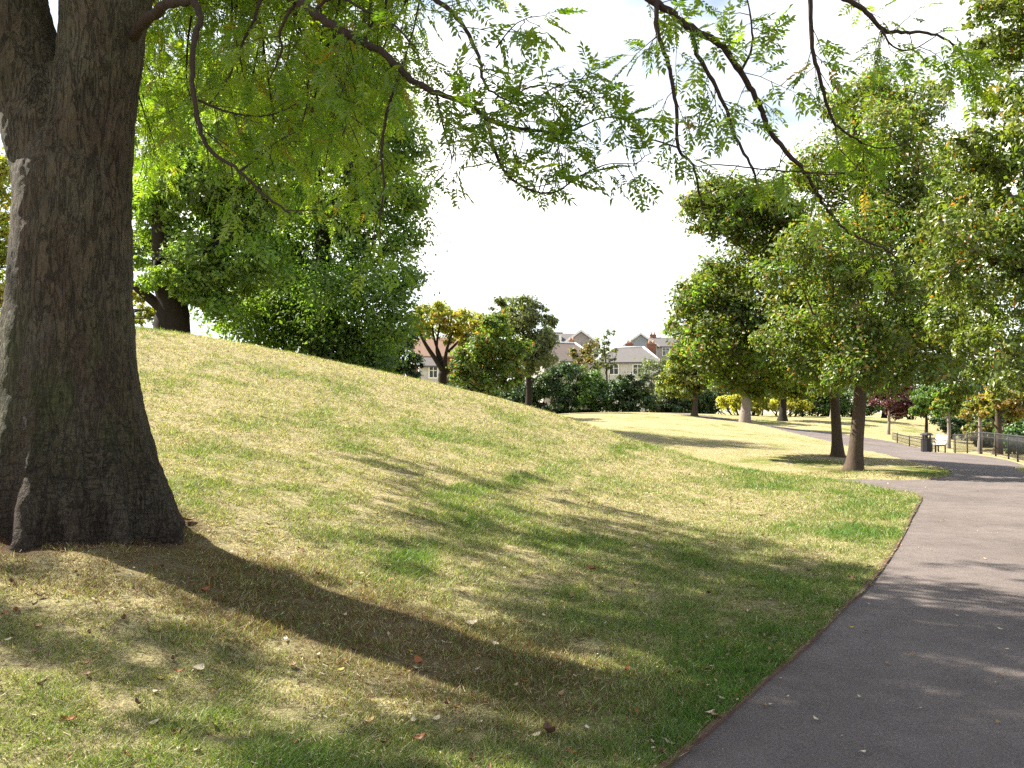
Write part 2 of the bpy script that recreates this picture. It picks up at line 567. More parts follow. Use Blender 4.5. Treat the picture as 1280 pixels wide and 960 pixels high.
# ------------------------------------------------------------------ ground, path
def build_ground():
    r = np.r_[np.linspace(.4, 3, 14), np.exp(np.linspace(math.log(3.1), math.log(120), 420)), np.exp(np.linspace(math.log(126), math.log(4200), 34))]
    a1 = np.linspace(math.radians(-34), math.radians(34), 560)
    a2 = np.linspace(math.radians(34), math.radians(326), 150)[1:-1]
    ang = np.r_[a1, a2]
    A, R = np.meshgrid(ang, r)
    x, y = R * np.sin(A), R * np.cos(A)
    z = H(x, y)
    far = R > 320
    z = np.where(far, -2.0 - 0 * R, z)
    ip = on_path(x, y)
    z = z - .05 * ip
    n = len(ang)
    lu = lush(x.ravel(), y.ravel())
    de = dist_line(edge_line, x.ravel(), y.ravel())
    tr = np.hypot(x.ravel() - TX, y.ravel() - TY)
    soil = np.maximum(.8 * smooth(1.4, .7, tr), .62 * smooth(1.15, .35, dist_line(np.array([(-2.7, 6.8), (-1.2, 6.0), (-.2, 5.4)]), x.ravel(), y.ravel(), 9.))) + .55 * smooth(.16, .03, de)
    for (bx, by) in (P(1067, 587, 24.5)[:2], P(1047, 571, 30)[:2]):
        soil = np.maximum(soil, .62 * smooth(2.6, .3, np.hypot(x.ravel() - bx, y.ravel() - by)))
    m = MB()
    verts = np.c_[x.ravel(), y.ravel(), z.ravel()]
    i = np.arange(len(r) - 1)[:, None] * n
    j = np.arange(n)[None]
    j2 = (j + 1) % n
    f = np.stack([i + j, i + n + j, i + n + j2, i + j2], -1).reshape(-1, 4)
    m.add(verts, f[:, ::-1], np.c_[lu, soil, 0 * lu], True)
    m.add([(0, 0, float(H(0., 0.)) - .05)], np.zeros((0, 3), int))
    c = m.n - 1
    jj = np.arange(n)
    m.f.append((np.c_[np.full(n, c), jj, (jj + 1) % n][:, ::-1], True))
    return tag(m.build('ground', ground_mat(), None, True), 'mown lawn rising to a mound on the left', 'ground', None, 'structure')


def strip(la, lb, nl, nw, dz):
    A, B = resample(la, nl), resample(lb, nl)
    t = np.linspace(0, 1, nw)
    p = A[:, None] * (1 - t)[None, :, None] + B[:, None] * t[None, :, None]
    z = H0(p[..., 0], p[..., 1]) + dz
    v = np.concatenate([p, z[..., None]], -1).reshape(-1, 3)
    i = np.arange(nl - 1)[:, None] * nw
    j = np.arange(nw - 1)[None]
    f = np.stack([i + j, i + j + 1, i + nw + j + 1, i + nw + j], -1).reshape(-1, 4)
    return v, f


def split_strip(m, pa, pb, nls, nw, dz):
    for a, b, nl in zip(pa, pb, nls):
        v, f = strip(a, b, nl, nw, dz)
        m.add(v, f, None, True)


def build_paths():
    asph = asphalt_mat()
    # main path in three stretches so that both edges run abreast
    kl1 = len(left_near) - 1
    kr1 = int(np.argmin(np.hypot(right[:, 0] - 10.6, right[:, 1] - 17)))
    tip = int(np.argmin(np.hypot(*(main_left - _tp).T)))
    kr2 = int(np.argmin(np.hypot(right[:, 0] - 13.6, right[:, 1] - 24.3)))
    m = MB()
    split_strip(m, [main_left[:kl1 + 1], main_left[kl1:tip + 1], main_left[tip:]], [right[:kr1 + 1], right[kr1:kr2 + 1], right[kr2:]], [160, 60, 220], 26, -.012)
    tag(m.build('main_path', asph), 'wide tarmac footpath curving away to the right', 'path', None, 'structure')
    m = MB()
    split_strip(m, [corner[8:]], [island[:_tip - 1][::-1]], [90], 16, -.016)
    tag(m.build('side_path', asph), 'narrow tarmac path branching left behind the mound', 'path', None, 'structure')
    # timber edging along the near lawn
    e = resample(edge_line[8:110], 260)
    e3 = np.c_[e, H0(e[:, 0], e[:, 1])]
    t = np.gradient(e, axis=0)
    t /= np.linalg.norm(t, axis=1)[:, None]
    nrm = np.c_[-t[:, 1], t[:, 0]]
    m = MB()
    n = len(e)
    prof = [(-.004, -.08), (-.004, .008), (.022, .012), (.022, -.08)]
    wig = .016 * (fbm(np.arange(n) * .13, np.zeros(n), 4) - .5)
    sink = .03 * (fbm(np.arange(n) * .09, np.ones(n), 8, 3) - .56)
    rows = np.stack([np.c_[e + nrm * (a + wig)[:, None] if np.ndim(a + wig) else e, e3[:, 2] + b + (sink if b > 0 else 0)] for a, b in prof], 1)
    v = rows.reshape(-1, 3)
    i = np.arange(n - 1)[:, None] * 4
    j = np.arange(4)[None]
    j2 = (j + 1) % 4
    m.add(v, np.stack([i + j, i + j2, i + 4 + j2, i + 4 + j], -1).reshape(-1, 4))
    tag(m.build('path_edging', M['timber_edge']), 'thin brown timber edging between lawn and tarmac path', 'edging', None, 'structure')


# ------------------------------------------------------------------ grass
def build_grass():
    N = 900000
    d = np.exp(rng.uniform(math.log(2.6), math.log(26), N))
    a = rng.uniform(math.radians(-35), math.radians(33), N)
    x, y = d * np.sin(a), d * np.cos(a)
    ok = ~on_path(x, y)
    ok &= np.hypot(x - TX, y - TY) > .55
    ok &= ~((x > 4) & (y < 14) & (dist_line(right, x, y, 9.) < 3) & (x > 6.5))
    x, y, d = x[ok], y[ok], d[ok]
    de = dist_line(edge_line, x, y)
    lu = lush(x, y)
    keep = rng.random(len(x)) < .65 + .35 * smooth(.0, .12, de)
    keep &= rng.random(len(x)) < .45 + .55 * smooth(.6, 1.3, np.hypot(x - TX, y - TY))
    clump = fbm(x * 6, y * 6, 77, 3)
    keep &= rng.random(len(x)) < smooth(.27, .56, clump + .2 * lu)
    x, y, d, lu, clump = x[keep], y[keep], d[keep], lu[keep], clump[keep]
    n = len(x)
    z = H(x, y) - .004
    sc = np.maximum(1, d / 5.0) ** .75
    h = (.014 + .024 * rng.random(n) + .03 * lu * rng.random(n)) * (.2 + 1.6 * clump) * sc ** .5
    w = .0034 * sc * (1 + .6 * rng.random(n))
    ph = rng.uniform(0, 2 * math.pi, n)
    lean = h * rng.uniform(.2, 1.5, n)
    dead = rng.random(n) < (.62 - .55 * lu)
    lean = np.where(dead, lean * 1.5, lean)
    q = rng.uniform(0, 2 * math.pi, n)
    cx, sx = np.cos(ph) * w / 2, np.sin(ph) * w / 2
    v = np.stack([np.c_[x - cx, y - sx, z], np.c_[x + cx, y + sx, z], np.c_[x + np.cos(q) * lean, y + np.sin(q) * lean, z + h * np.where(dead, .65, 1)]], 1)
    straw = np.array([.52, .465, .285]) * rng.uniform(.25, 1.4, n)[:, None]
    bare = smooth(1.5, .5, dist_line(np.array([(-3.9, 6.6), (-2.7, 6.6), (-1.2, 6.0), (-.2, 5.4)]), x, y, 9.)) * .6
    dead |= rng.random(n) < bare
    straw = np.where((rng.random(n) < .2 + bare)[:, None], np.array([.20, .11, .055]) * rng.uniform(.6, 1.2, n)[:, None], straw)
    green = (np.array([.20, .24, .06]) * (1 - lu)[:, None] + np.array([.09, .18, .024]) * lu[:, None]) * rng.uniform(.4, 1.5, n)[:, None]
    col = np.where(dead[:, None], straw, green)
    m = MB()
    m.add(v.reshape(-1, 3), np.arange(3 * n).reshape(-1, 3), np.repeat(col, 3, 0))
    o = m.build('grass', leaf_mat('grass_blade', .4, .03, .5, (1.2, 1.2, .6)), None, True)
    tag(o, 'short mown grass of the lawn, part green and part dried', 'grass', None, 'stuff')
    # dry clippings lying on the turf
    N = 45000
    d = np.exp(rng.uniform(math.log(2.6), math.log(24), N))
    a = rng.uniform(math.radians(-35), math.radians(33), N)
    x, y = d * np.sin(a), d * np.cos(a)
    ok = ~on_path(x, y) & (np.hypot(x - TX, y - TY) > .7) & (rng.random(N) < smooth(.42, .62, fbm(x * 2.2, y * 2.2, 55)) + .1)
    ok &= ~((x > 6.5) & (y < 14))
    x, y, d = x[ok], y[ok], d[ok]
    n = len(x)
    z = H(x, y) + .012 + .008 * rng.random(n)
    L = rng.uniform(.008, .024, n) * np.maximum(1, d / 6) ** .6
    w = .0012 * np.maximum(1, d / 4.5)
    ph = rng.uniform(0, 2 * math.pi, n)
    tx, ty = np.cos(ph) * L, np.sin(ph) * L
    nx, ny = -np.sin(ph) * w, np.cos(ph) * w
    dz = rng.normal(0, .006, n)
    v = np.stack([np.c_[x - tx - nx, y - ty - ny, z - dz], np.c_[x + tx - nx, y + ty - ny, z + dz], np.c_[x + tx + nx, y + ty + ny, z + dz + .002], np.c_[x - tx + nx, y - ty + ny, z - dz + .002]], 1)
    col = np.array([.33, .27, .15]) * rng.uniform(.4, 1.15, n)[:, None]
    m = MB()
    m.add(v.reshape(-1, 3), np.arange(4 * n).reshape(-1, 4), np.repeat(col, 4, 0))
    tag(m.build('grass_clippings', leaf_mat('dry_clipping', .25, .03, .5, (1, 1, 1)), None, True), 'dry straw coloured grass clippings strewn over the lawn', 'clippings', None, 'stuff')


# ------------------------------------------------------------------ fallen leaves
def build_litter():
    def leaf_mesh(name, mat, L, W, curl):
        m = MB()
        t = np.linspace(0, 1, 6)
        wd = W * np.array([.08, .75, 1, .85, .5, .03])
        rows = []
        for k in range(6):
            zc = curl * L * (t[k] - .5) ** 2 * 2
            rows += [(L * (t[k] - .5), -wd[k] / 2, zc + curl * W * .55), (L * (t[k] - .5), 0, zc), (L * (t[k] - .5), wd[k] / 2, zc + curl * W * .5)]
        f = []
        for k in range(5):
            for j in range(2):
                f.append((k * 3 + j, k * 3 + 3 + j, k * 3 + 4 + j, k * 3 + 1 + j))
        m.add(rows, f, None, True)
        m.tube([(L * .45, 0, curl * L * .4), (L * .75, .003, curl * L * .3)], [.0016, .001], 5)
        o = m.build(name, mat)
        return o
    kinds = [
        ('pale', plain('pale_dead_leaf', (.58, .50, .38), (.42, .34, .23), 40, .7), .055, .026, .25),
        ('tan', plain('tan_dead_leaf', (.36, .24, .12), (.24, .14, .07), 40, .7), .06, .032, .35),
        ('rust', plain('rust_dead_leaf', (.30, .11, .035), (.20, .07, .025), 40, .7), .065, .036, .45),
        ('brown', plain('brown_dead_leaf', (.13, .065, .035), (.085, .045, .027), 40, .75), .06, .034, .5),
        ('yellow', plain('yellow_dead_leaf', (.48, .34, .05), (.38, .24, .04), 40, .65), .055, .03, .25)]
    lab = {'pale': 'small pale dry fallen leaf', 'tan': 'small tan dry fallen leaf', 'rust': 'small rust red fallen leaf', 'brown': 'small dark brown curled fallen leaf', 'yellow': 'small yellow fallen leaf'}
    protos = {k: leaf_mesh('fallen_leaf', mt, L, W, c) for k, mt, L, W, c in kinds}
    used = set()

    def place(kind, x, y, where, sc=1., label=None, dz=.012):
        p = protos[kind]
        if kind in used:
            o = p.copy()
            C.objects.link(o)
        else:
            o = p
            used.add(kind)
        o.location = (float(x), float(y), float((H0 if where == 'path' else H)(x, y)) + dz)
        o.rotation_euler = (rng.uniform(-.35, .35), rng.uniform(-.3, .3), rng.uniform(0, 6.28))
        o.scale = (sc,) * 3
        place_txt = 'lying on the tarmac path' if where == 'path' else 'lying on the mown lawn'
        tag(o, label or lab[kind] + ' ' + place_txt, 'leaf', None if label else f'{kind} fallen leaves on the {where}')
        return o
    # the ones one can pick out in the photograph
    for kind, u, v, sc, label in [
            ('pale', 247, 840, 2.0, 'largest whitish leaf on the lawn, alone below the trunk shadow'),
            ('rust', 740, 714, 1.6, 'rust red leaf lying in the patch of canopy shade on the slope'),
            ('brown', 686, 925, 1.9, 'dark brown curled leaf on the lawn near the bottom edge'),
            ('yellow', 425, 841, 1.0, 'yellow leaf at the lower rim of the trunk shadow'),
            ('rust', 524, 832, 1.25, 'rust red leaf inside the trunk shadow'),
            ('pale', 590, 783, 1.8, 'upright pale leaf just beyond the trunk shadow'),
            ('tan', 235, 655, 2.0, 'tan leaf caught at the root of the big trunk')]:
        x, y = ground_pt(u, v)
        place(kind, x, y, 'lawn', sc, label, .02)
    n = 0
    while n < 262:
        u, v = rng.uniform(0, 1130), 600 + 355 * rng.random() ** 1.15
        x, y = ground_pt(u, v)
        if on_path(np.array([x]), np.array([y]))[0] or math.hypot(x - TX, y - TY) < .9:
            continue
        if rng.random() > (.35 + .65 * (u > 500)):
            continue
        kind = rng.choice(['pale', 'tan', 'rust', 'brown', 'yellow'], p=[.36, .28, .14, .16, .06])
        place(kind, x, y, 'lawn', rng.uniform(.45, 1.0) * (1 + .03 * y))
        n += 1
    n = 0
    while n < 22:
        u, v = rng.uniform(850, 1275), 640 + 310 * rng.random() ** 1.2
        x, y = ground_pt(u, v)
        if not on_path(np.array([x]), np.array([y]))[0] or y > 16:
            continue
        place(rng.choice(['pale', 'tan', 'yellow'], p=[.55, .35, .1]), x, y, 'path', rng.uniform(.45, .9), None, .0)
        n += 1
    # the countless small flecks
    yp = np.exp(rng.uniform(math.log(3.6), math.log(22), 6000))
    xp = rng.uniform(.3, 12, 6000)
    dp = dist_line(edge_line, xp, yp)
    okp = on_path(xp, yp) & (rng.random(6000) < .05 + .5 * np.exp(-dp / .12))
    xp, yp = xp[okp], yp[okp]
    pal_p = np.array([(.45, .38, .27), (.36, .25, .14), (.22, .11, .05), (.12, .07, .04)])
    mp_ = MB()
    quad_leaves(mp_, np.c_[xp, yp, H0(xp, yp) + .001], np.array([0, 0, 1.]) + rng.normal(size=(len(xp), 3)) * .15, rng.uniform(.01, .03, len(xp)) * np.maximum(1, yp / 9), pal_p[rng.integers(0, 4, len(xp))], .5)
    tag(mp_.build('path_litter', leaf_mat('path_fleck', .1, .03, .5, (1, 1, 1)), None, True), 'tiny crumbs of dead leaf along the edge of the tarmac path', 'leaf litter', None, 'stuff')
    N = 5200
    u, v = rng.uniform(0, 1150, N), 575 + 380 * rng.random(N) ** 1.5
    y = np.exp(rng.uniform(math.log(3.4), math.log(19), N))
    x = (u - 640) / F * y
    ok = ~on_path(x, y) & (np.hypot(x - TX, y - TY) > .9) & (rng.random(N) < .2 + .8 * smooth(-2, 2, x)) & (rng.random(N) < smooth(.38, .62, fbm(x * .8, y * .8, 91)) + .12)
    x, y = x[ok], y[ok]
    n = len(x)
    pos = np.c_[x, y, H(x, y) + .022]
    pal_ = np.array([(.55, .48, .36), (.50, .43, .30), (.36, .25, .14), (.22, .11, .05), (.30, .12, .04), (.12, .07, .04)])
    m = MB()
    quad_leaves(m, pos, np.array([0, 0, 1.]) + rng.normal(size=(n, 3)) * .4, rng.uniform(.016, .036, n) * np.maximum(1, y / 9), pal_[rng.integers(0, 6, n)] * rng.uniform(.7, 1.15, (n, 1)), .5)
    tag(m.build('leaf_litter', leaf_mat('litter_fleck', .15, .03, .5, (1, 1, 1)), None, True), 'tiny flecks of dead leaf strewn over the lawn', 'leaf litter', None, 'stuff')
    for k, p in protos.items():
        if k not in used:
            bpy.data.objects.remove(p)


# ------------------------------------------------------------------ foliage
def quad_leaves(m, pos, nrm, size, col, aspect=.55):
    n = len(pos)
    nrm = nrm / (np.linalg.norm(nrm, axis=1)[:, None] + 1e-9)
    r = rng.normal(size=(n, 3))
    t = np.cross(nrm, r)
    t /= np.linalg.norm(t, axis=1)[:, None] + 1e-9
    b = np.cross(nrm, t)
    s = size[:, None]
    w = s * aspect * .5
    fold = nrm * s * .12
    v = np.stack([pos - t * s * .5, pos - b * w + fold - t * s * .06, pos + t * s * .5, pos + b * w + fold - t * s * .06], 1)
    m.add(v.reshape(-1, 3), np.arange(4 * n).reshape(-1, 4), np.repeat(col, 4, 0))


def rand_dir(n):
    v = rng.normal(size=(n, 3))
    return v / np.linalg.norm(v, axis=1)[:, None]


def crown(m, clumps, n, size, pal, subs=16, spread=.38, flat=.8, up=.5, aspect=.55, accent=None, tone=.22):
    """leaves gathered in small sprays round the shell of every clump, so that the outline is ragged and gaps stay open"""
    cl = np.array(clumps, float)
    wt = cl[:, 3] ** 2
    cnt = np.maximum(30, (n * wt / wt.sum()).astype(int))
    P_, N_, S_, C_ = [], [], [], []
    pal = np.array(pal, float)
    for (x, y, z, r), k in zip(cl, cnt):
        ns = max(6, int(subs * (1 + r * .25)))
        d = rand_dir(ns)
        rad = r * (.35 + .65 * rng.random(ns) ** .5)
        sc = np.array([x, y, z]) + d * rad[:, None] * np.array([1, 1, flat])
        stint = rng.random((ns, 1))
        sb = 1 + tone * rng.normal(size=(ns, 1))
        wsub = rng.uniform(.3, 1.5, ns)
        i = rng.choice(ns, k, p=wsub / wsub.sum())
        sr = r * spread * rng.uniform(.6, 1.25, ns)
        off = rng.normal(size=(k, 3)) * .52
        off[:, 2] *= .7
        p = sc[i] + off * sr[i][:, None]
        nr = off * .5 + d[i] * .5 + np.array([0, 0, up]) + rng.normal(size=(k, 3)) * .55
        t = np.clip(stint[i] + rng.normal(size=(k, 1)) * .2, 0, .999)
        f = t * (len(pal) - 1)
        a = f.astype(int)[:, 0]
        col = pal[a] * (1 - (f - a[:, None])) + pal[np.minimum(a + 1, len(pal) - 1)] * (f - a[:, None])
        col = col * np.clip(sb[i], .5, 1.6) * rng.uniform(.7, 1.3, (k, 1))
        if accent is not None:
            prob, ac = accent
            hit = (rng.random((k, 1)) < prob * (.3 + 1.8 * (stint[i] > .6)))
            col = np.where(hit, np.array(ac) * rng.uniform(.6, 1.2, (k, 1)), col)
        P_.append(p)
        N_.append(nr)
        S_.append(size * rng.uniform(.6, 1.35, k))
        C_.append(np.clip(col, .004, .8))
    quad_leaves(m, np.vstack(P_), np.vstack(N_), np.concatenate(S_), np.vstack(C_), aspect)


def bez(a, b, lift=.0, n=7, wob=.0):
    a, b = np.array(a, float), np.array(b, float)
    t = np.linspace(0, 1, n)[:, None]
    mid = (a + b) / 2 + np.array([0, 0, lift])
    p = (1 - t) ** 2 * a + 2 * t * (1 - t) * mid + t ** 2 * b
    if wob:
        p[1:-1] += rng.normal(size=(n - 2, 3)) * wob
    return p


def wood(m, base, top, r0, clumps, limb=.35, flare=1.6, lean=.0, start=.35, n=10, most=40):
    """tapered trunk with root flare, limbs running out into the clumps"""
    base, top = np.array(base, float), np.array(top, float)
    t = np.linspace(0, 1, 26) ** 1.6
    p = base + (top - base) * t[:, None]
    hgt = np.linalg.norm(top - base)
    p[:, 0] += .02 * hgt * np.sin(t * 5 + lean)
    p[:, 1] += .015 * hgt * np.sin(t * 4 + 2 * lean)
    rad = r0 * (1 - .8 * t) * (1 + (flare - 1) * np.exp(-t * hgt / (r0 * 1.3)))
    p = np.vstack([p[0] - np.array([0, 0, .3]), p])
    rad = np.r_[rad[0], rad]
    m.tube(p, rad, n, wob=.03)
    cs = sorted(clumps, key=lambda c: -c[3])[:most]
    for c in cs:
        cr_, c = c[3], np.array(c[:3])
        k = np.clip((c[2] - base[2]) / (top[2] - base[2]) - .22 - .05 * np.hypot(*(c[:2] - base[:2])) / max(hgt, 1), start + .2 * rng.random() * (1 - start), .95)
        s = base + (top - base) * k
        s[:2] += [.02 * hgt * math.sin(k * 5 + lean), .015 * hgt * math.sin(k * 4 + 2 * lean)]
        rr = max(.02, r0 * limb * (1.1 - .7 * k))
        q = bez(s, c, -.08 * np.linalg.norm(c - s), 7, .03 * np.linalg.norm(c - s))
        m.tube(q, np.linspace(rr, rr * .22, 7), 6)
        for _ in range(3):
            e = c + rand_dir(1)[0] * np.array([1, 1, .7]) * cr_ * .7
            w0 = q[rng.integers(4, 7)]
            m.tube(bez(w0, e, .0, 4, .02), np.linspace(rr * .4, rr * .12, 4), 5)


def pc(u, v, rpx, d):
    p = P(u, v, d)
    return (*p, rpx * d / F)


def clump_list(lst, d, jit):
    out = []
    for q in lst:
        out.append(pc(q[0], q[1], q[2], d + (q[3] if len(q) > 3 else rng.uniform(-jit, jit))))
    return out


def tree(name, label, base, top, r0, clumps, n, size, pal, bark, leafm, cat='tree', group=None, **kw):
    wk = {k: kw.pop(k) for k in list(kw) if k in ('limb', 'flare', 'lean', 'start', 'most')}
    e = empty(name, base, label, cat, group)
    m = MB()
    wood(m, base, top, r0, clumps, **wk)
    m.build('trunk', bark, e)
    m = MB()
    crown(m, clumps, n, size, pal, **kw)
    m.build('crown', leafm, e, True)
    return e


def shrub(name, label, base, clumps, n, size, pal, leafm, cat='shrub', group=None, **kw):
    e = empty(name, base, label, cat, group)
    m = MB()
    base = np.array(base, float)
    for c in clumps:
        for _ in range(2):
            q = base + np.array([rng.uniform(-.3, .3), rng.uniform(-.3, .3), -.1])
            q = np.array([c[0] * .6 + base[0] * .4, c[1] * .6 + base[1] * .4, base[2] - .1]) + rng.normal(size=3) * .1
            m.tube(bez(q, c[:3], 0, 5, .08), np.linspace(.06, .02, 5), 5)
    m.build('stem', M['bark_dark'], e)
    m = MB()
    crown(m, clumps, n, size, pal, **kw)
    m.build('crown', leafm, e, True)
    return e


L_MID = leaf_mat('broad_leaf', .54, .04, .45, (1.45, 1.45, .5))
L_DARK = leaf_mat('dense_leaf', .3, .05, .5)
L_SHINY = leaf_mat('shiny_leaf', .48, .05, .35, (1.35, 1.35, .45))
L_NEAR = leaf_mat('pinnate_leaf', .62, .04, .4, (1.7, 1.75, .4))
GREEN = [(0.0546, 0.1125, 0.024), (0.078, 0.1575, 0.03), (0.117, 0.195, 0.042)]
LIVELY = [(0.0905, 0.174, 0.029), (0.1282, 0.2175, 0.0362), (0.1659, 0.2392, 0.0435)]
DARK = [(0.0234, 0.0525, 0.0175), (0.0364, 0.075, 0.0213), (0.0585, 0.1, 0.0275)]
OLIVE = [(.085, .14, .022), (.125, .165, .028), (.17, .175, .04)]
OLIVE_OLD = [(0.0936, 0.1425, 0.03), (0.1404, 0.1875, 0.042), (0.2028, 0.21, 0.0525)]
GREYG = [(0.0811, 0.1105, 0.052), (0.1149, 0.143, 0.065), (0.1487, 0.169, 0.078)]
YELG = [(0.1264, 0.1755, 0.027), (0.2106, 0.2295, 0.0405), (0.2948, 0.2565, 0.054)]


def gz(u, v, d):
    """base point on the turf below a picture column at depth d"""
    x, y = P(u, v, d)[:2]
    return (x, y, float(H0(x, y)))


def build_back_trees():
    # ---- wide forked tree behind the mound, left
    A = clump_list([(190, 130, 45), (230, 150, 55), (215, 210, 50), (260, 230, 60), (195, 290, 34), (245, 300, 52), (300, 190, 66), (310, 260, 60), (290, 330, 45),
                    (340, 150, 62), (270, 110, 55), (330, 330, 48), (220, 335, 22), (205, 250, 36), (190, 320, 30), (262, 355, 34), (180, 250, 30), (175, 300, 20), (240, 325, 34), (228, 362, 16, -2), (246, 374, 15, -2), (198, 348, 18, -2), (262, 345, 28, -2), (215, 345, 18, -2.3), (275, 380, 24, -1.5), (183, 355, 14, -1.5), (350, 230, 55)], 38, 2.5)
    b = gz(215, 413, 37.5)
    e = empty('broadleaf_tree', b, 'large green tree with dark forked trunk on the mound crest', 'tree')
    m = MB()
    fork = np.array(P(217, 372, 37.5))
    m.tube(catmull([np.array(b) - [0, 0, .5], P(215, 405, 37.5), P(216, 385, 37.5), P(205, 350, 37.5), P(200, 290, 37.3), P(195, 200, 37)], 4), np.r_[np.linspace(.85, .62, 9), np.linspace(.55, .2, 12)], 10)
    m.tube(catmull([P(214, 400, 37.5), P(228, 375, 37.5), P(245, 345, 37.5), P(275, 320, 37), P(300, 270, 37)], 4), np.linspace(.38, .14, 17), 9)
    m.tube(catmull([P(212, 392, 37.5), P(190, 375, 37.3), P(165, 355, 37), P(140, 345, 37)], 4), np.linspace(.28, .12, 13), 8)
    for c in A:
        s = np.array(P(205 if c[0] < -13 else 270, 300, 37.3))
        m.tube(bez(s, c[:3], -.3, 6, .15), np.linspace(.16, .04, 6), 6)
    m.build('trunk', M['bark_dark'], e)
    m = MB()
    crown(m, A, 60000, .2, [(.12, .23, .035), (.17, .28, .045), (.20, .29, .05)] + LIVELY[1:], subs=26, spread=.4)
    m.build('crown', L_MID, e, True)
    # ---- dense tree whose boughs sweep down to the mound
    B = clump_list([(400, 430, 50), (455, 425, 45), (490, 400, 38), (440, 370, 60), (500, 350, 28), (380, 375, 52), (320, 400, 45), (345, 340, 50), (460, 300, 55), (505, 290, 28),
                    (420, 250, 60), (490, 235, 45), (360, 290, 55), (510, 190, 30), (450, 180, 58), (390, 180, 58), (470, 120, 45), (420, 110, 50), (285, 390, 38), (260, 370, 26), (515, 255, 22),
                    (495, 150, 36), (350, 420, 36), (430, 455, 30), (470, 455, 24)], 42, 2.2)
    b = gz(395, 455, 42)
    tree('broadleaf_tree', 'dense dark green tree with boughs sweeping to the ground, centre left behind the mound', b, P(400, 120, 42), .55, B, 70000, .21,
         GREEN[1:] + LIVELY + [(.15, .24, .04)], M['bark_dark'], L_MID, subs=24, spread=.56, start=.15)
    # ---- dark evergreen bush at its right foot
    E_ = clump_list([(500, 445, 28), (514, 455, 14), (480, 450, 24), (505, 420, 18), (518, 470, 8), (455, 455, 20)], 46, 1)
    shrub('evergreen_shrub', 'dark evergreen shrub at the foot of the dense tree, beside the autumn tree', gz(500, 480, 46), E_, 9000, .2, DARK, L_DARK)
    # ---- yellow-green tree far left behind the big trunk
    D_ = clump_list([(5, 330, 45), (-30, 300, 50), (15, 270, 30), (-20, 230, 45), (0, 370, 30), (20, 370, 22), (-60, 360, 50), (5, 210, 24), (182, 388, 12), (196, 398, 10), (168, 372, 12), (175, 400, 9), (205, 385, 8)], 40, 2)
    tree('broadleaf_tree', 'yellow green tree glimpsed at the far left edge behind the big trunk', gz(-15, 420, 40), P(-20, 240, 40), .3, D_, 16000, .2, YELG, M['bark_mid'], L_MID)
    # ---- small spreading autumn tree
    S_ = clump_list([(530, 395, 17), (548, 390, 16), (560, 400, 18), (580, 398, 16), (540, 412, 13), (575, 415, 15), (590, 405, 14), (525, 410, 12), (600, 412, 12), (560, 425, 8), (585, 430, 10), (518, 400, 10)], 60, 1.5)
    b = gz(552, 480, 60)
    e = empty('autumn_tree', b, 'small spreading tree with bare forked limbs and thin yellowing crown', 'tree')
    m = MB()
    m.tube([np.array(b) - [0, 0, .5], P(553, 468, 60), P(554, 462, 60)], [.34, .29, .22], 9)
    for pts, r in [([(554, 464), (545, 450), (533, 432), (524, 415), (520, 402)], .2), ([(554, 463), (550, 445), (543, 425), (540, 405)], .15), ([(556, 464), (557, 445), (562, 425), (570, 408)], .16),
                   ([(557, 466), (566, 460), (580, 457), (596, 456)], .16), ([(553, 458), (546, 440), (548, 415), (552, 398)], .12), ([(560, 440), (575, 425), (590, 412)], .1)]:
        m.tube(catmull([P(u, v, 60 + rng.uniform(-.6, .6) * (i > 0)) for i, (u, v) in enumerate(pts)], 4), np.linspace(r, .04, 4 * (len(pts) - 1) + 1), 7)
    m.build('trunk', M['bark_dark'], e)
    m = MB()
    crown(m, S_, 7500, .24, [(.16, .2, .035), (.24, .26, .05), (.32, .3, .07)], subs=10, spread=.48, accent=(.08, (.38, .2, .05)))
    m.build('crown', L_MID, e, True)
    # ---- rounded weeping tree
    R_ = clump_list([(610, 420, 26), (630, 430, 22), (595, 445, 24), (620, 455, 28), (640, 450, 18), (600, 470, 22), (635, 472, 18), (585, 462, 16), (618, 405, 16), (575, 475, 14), (610, 485, 18), (577, 443, 12), (572, 458, 12), (650, 435, 16)], 57, 1.5)
    tree('weeping_tree', 'rounded tree with drooping yellow green crown beside the spreading autumn tree', gz(612, 495, 57), P(612, 425, 57), .25, R_, 17000, .22, OLIVE[:2] + LIVELY[:2], M['bark_dark'], L_MID,
         subs=14, accent=(.08, (.3, .17, .04)))
    # ---- grey green taller tree
    G_ = clump_list([(650, 390, 24), (630, 388, 18), (668, 395, 20), (655, 415, 26), (680, 425, 16), (640, 408, 18), (665, 440, 22), (688, 400, 10), (675, 450, 18), (650, 460, 18), (620, 396, 10), (684, 415, 9)], 74, 2)
    tree('broadleaf_tree', 'grey green tree standing above the shrubs, left of the grey roofs', gz(660, 500, 74), P(655, 395, 74), .3, G_, 15000, .27, GREYG, M['bark_dark'], L_MID, subs=12)
    # ---- twiggy young trees in front of the houses
    T_ = clump_list([(755, 425, 9), (760, 440, 12), (752, 455, 12), (764, 415, 6), (765, 455, 9), (747, 440, 8)], 90, 1)
    tree('slender_tree', 'slender twiggy tree with sparse grey leaves in front of the hipped slate roof', gz(757, 500, 90), P(757, 410, 90), .13, T_, 1300, .26, GREYG, M['bark_mid'], L_MID, subs=8)
    T_ = clump_list([(728, 440, 13), (738, 435, 10), (720, 452, 11), (735, 455, 14), (715, 440, 6)], 92, 1)
    tree('slender_tree', 'small thin crowned olive tree in front of the gabled house', gz(728, 500, 92), P(729, 428, 92), .13, T_, 2200, .27, [(.15, .13, .06), (.11, .13, .05), (.2, .13, .05)], M['bark_mid'], L_MID, subs=8)
    # ---- shrubs of the far hedge
    L = lambda u: gz(u, 515, 84)
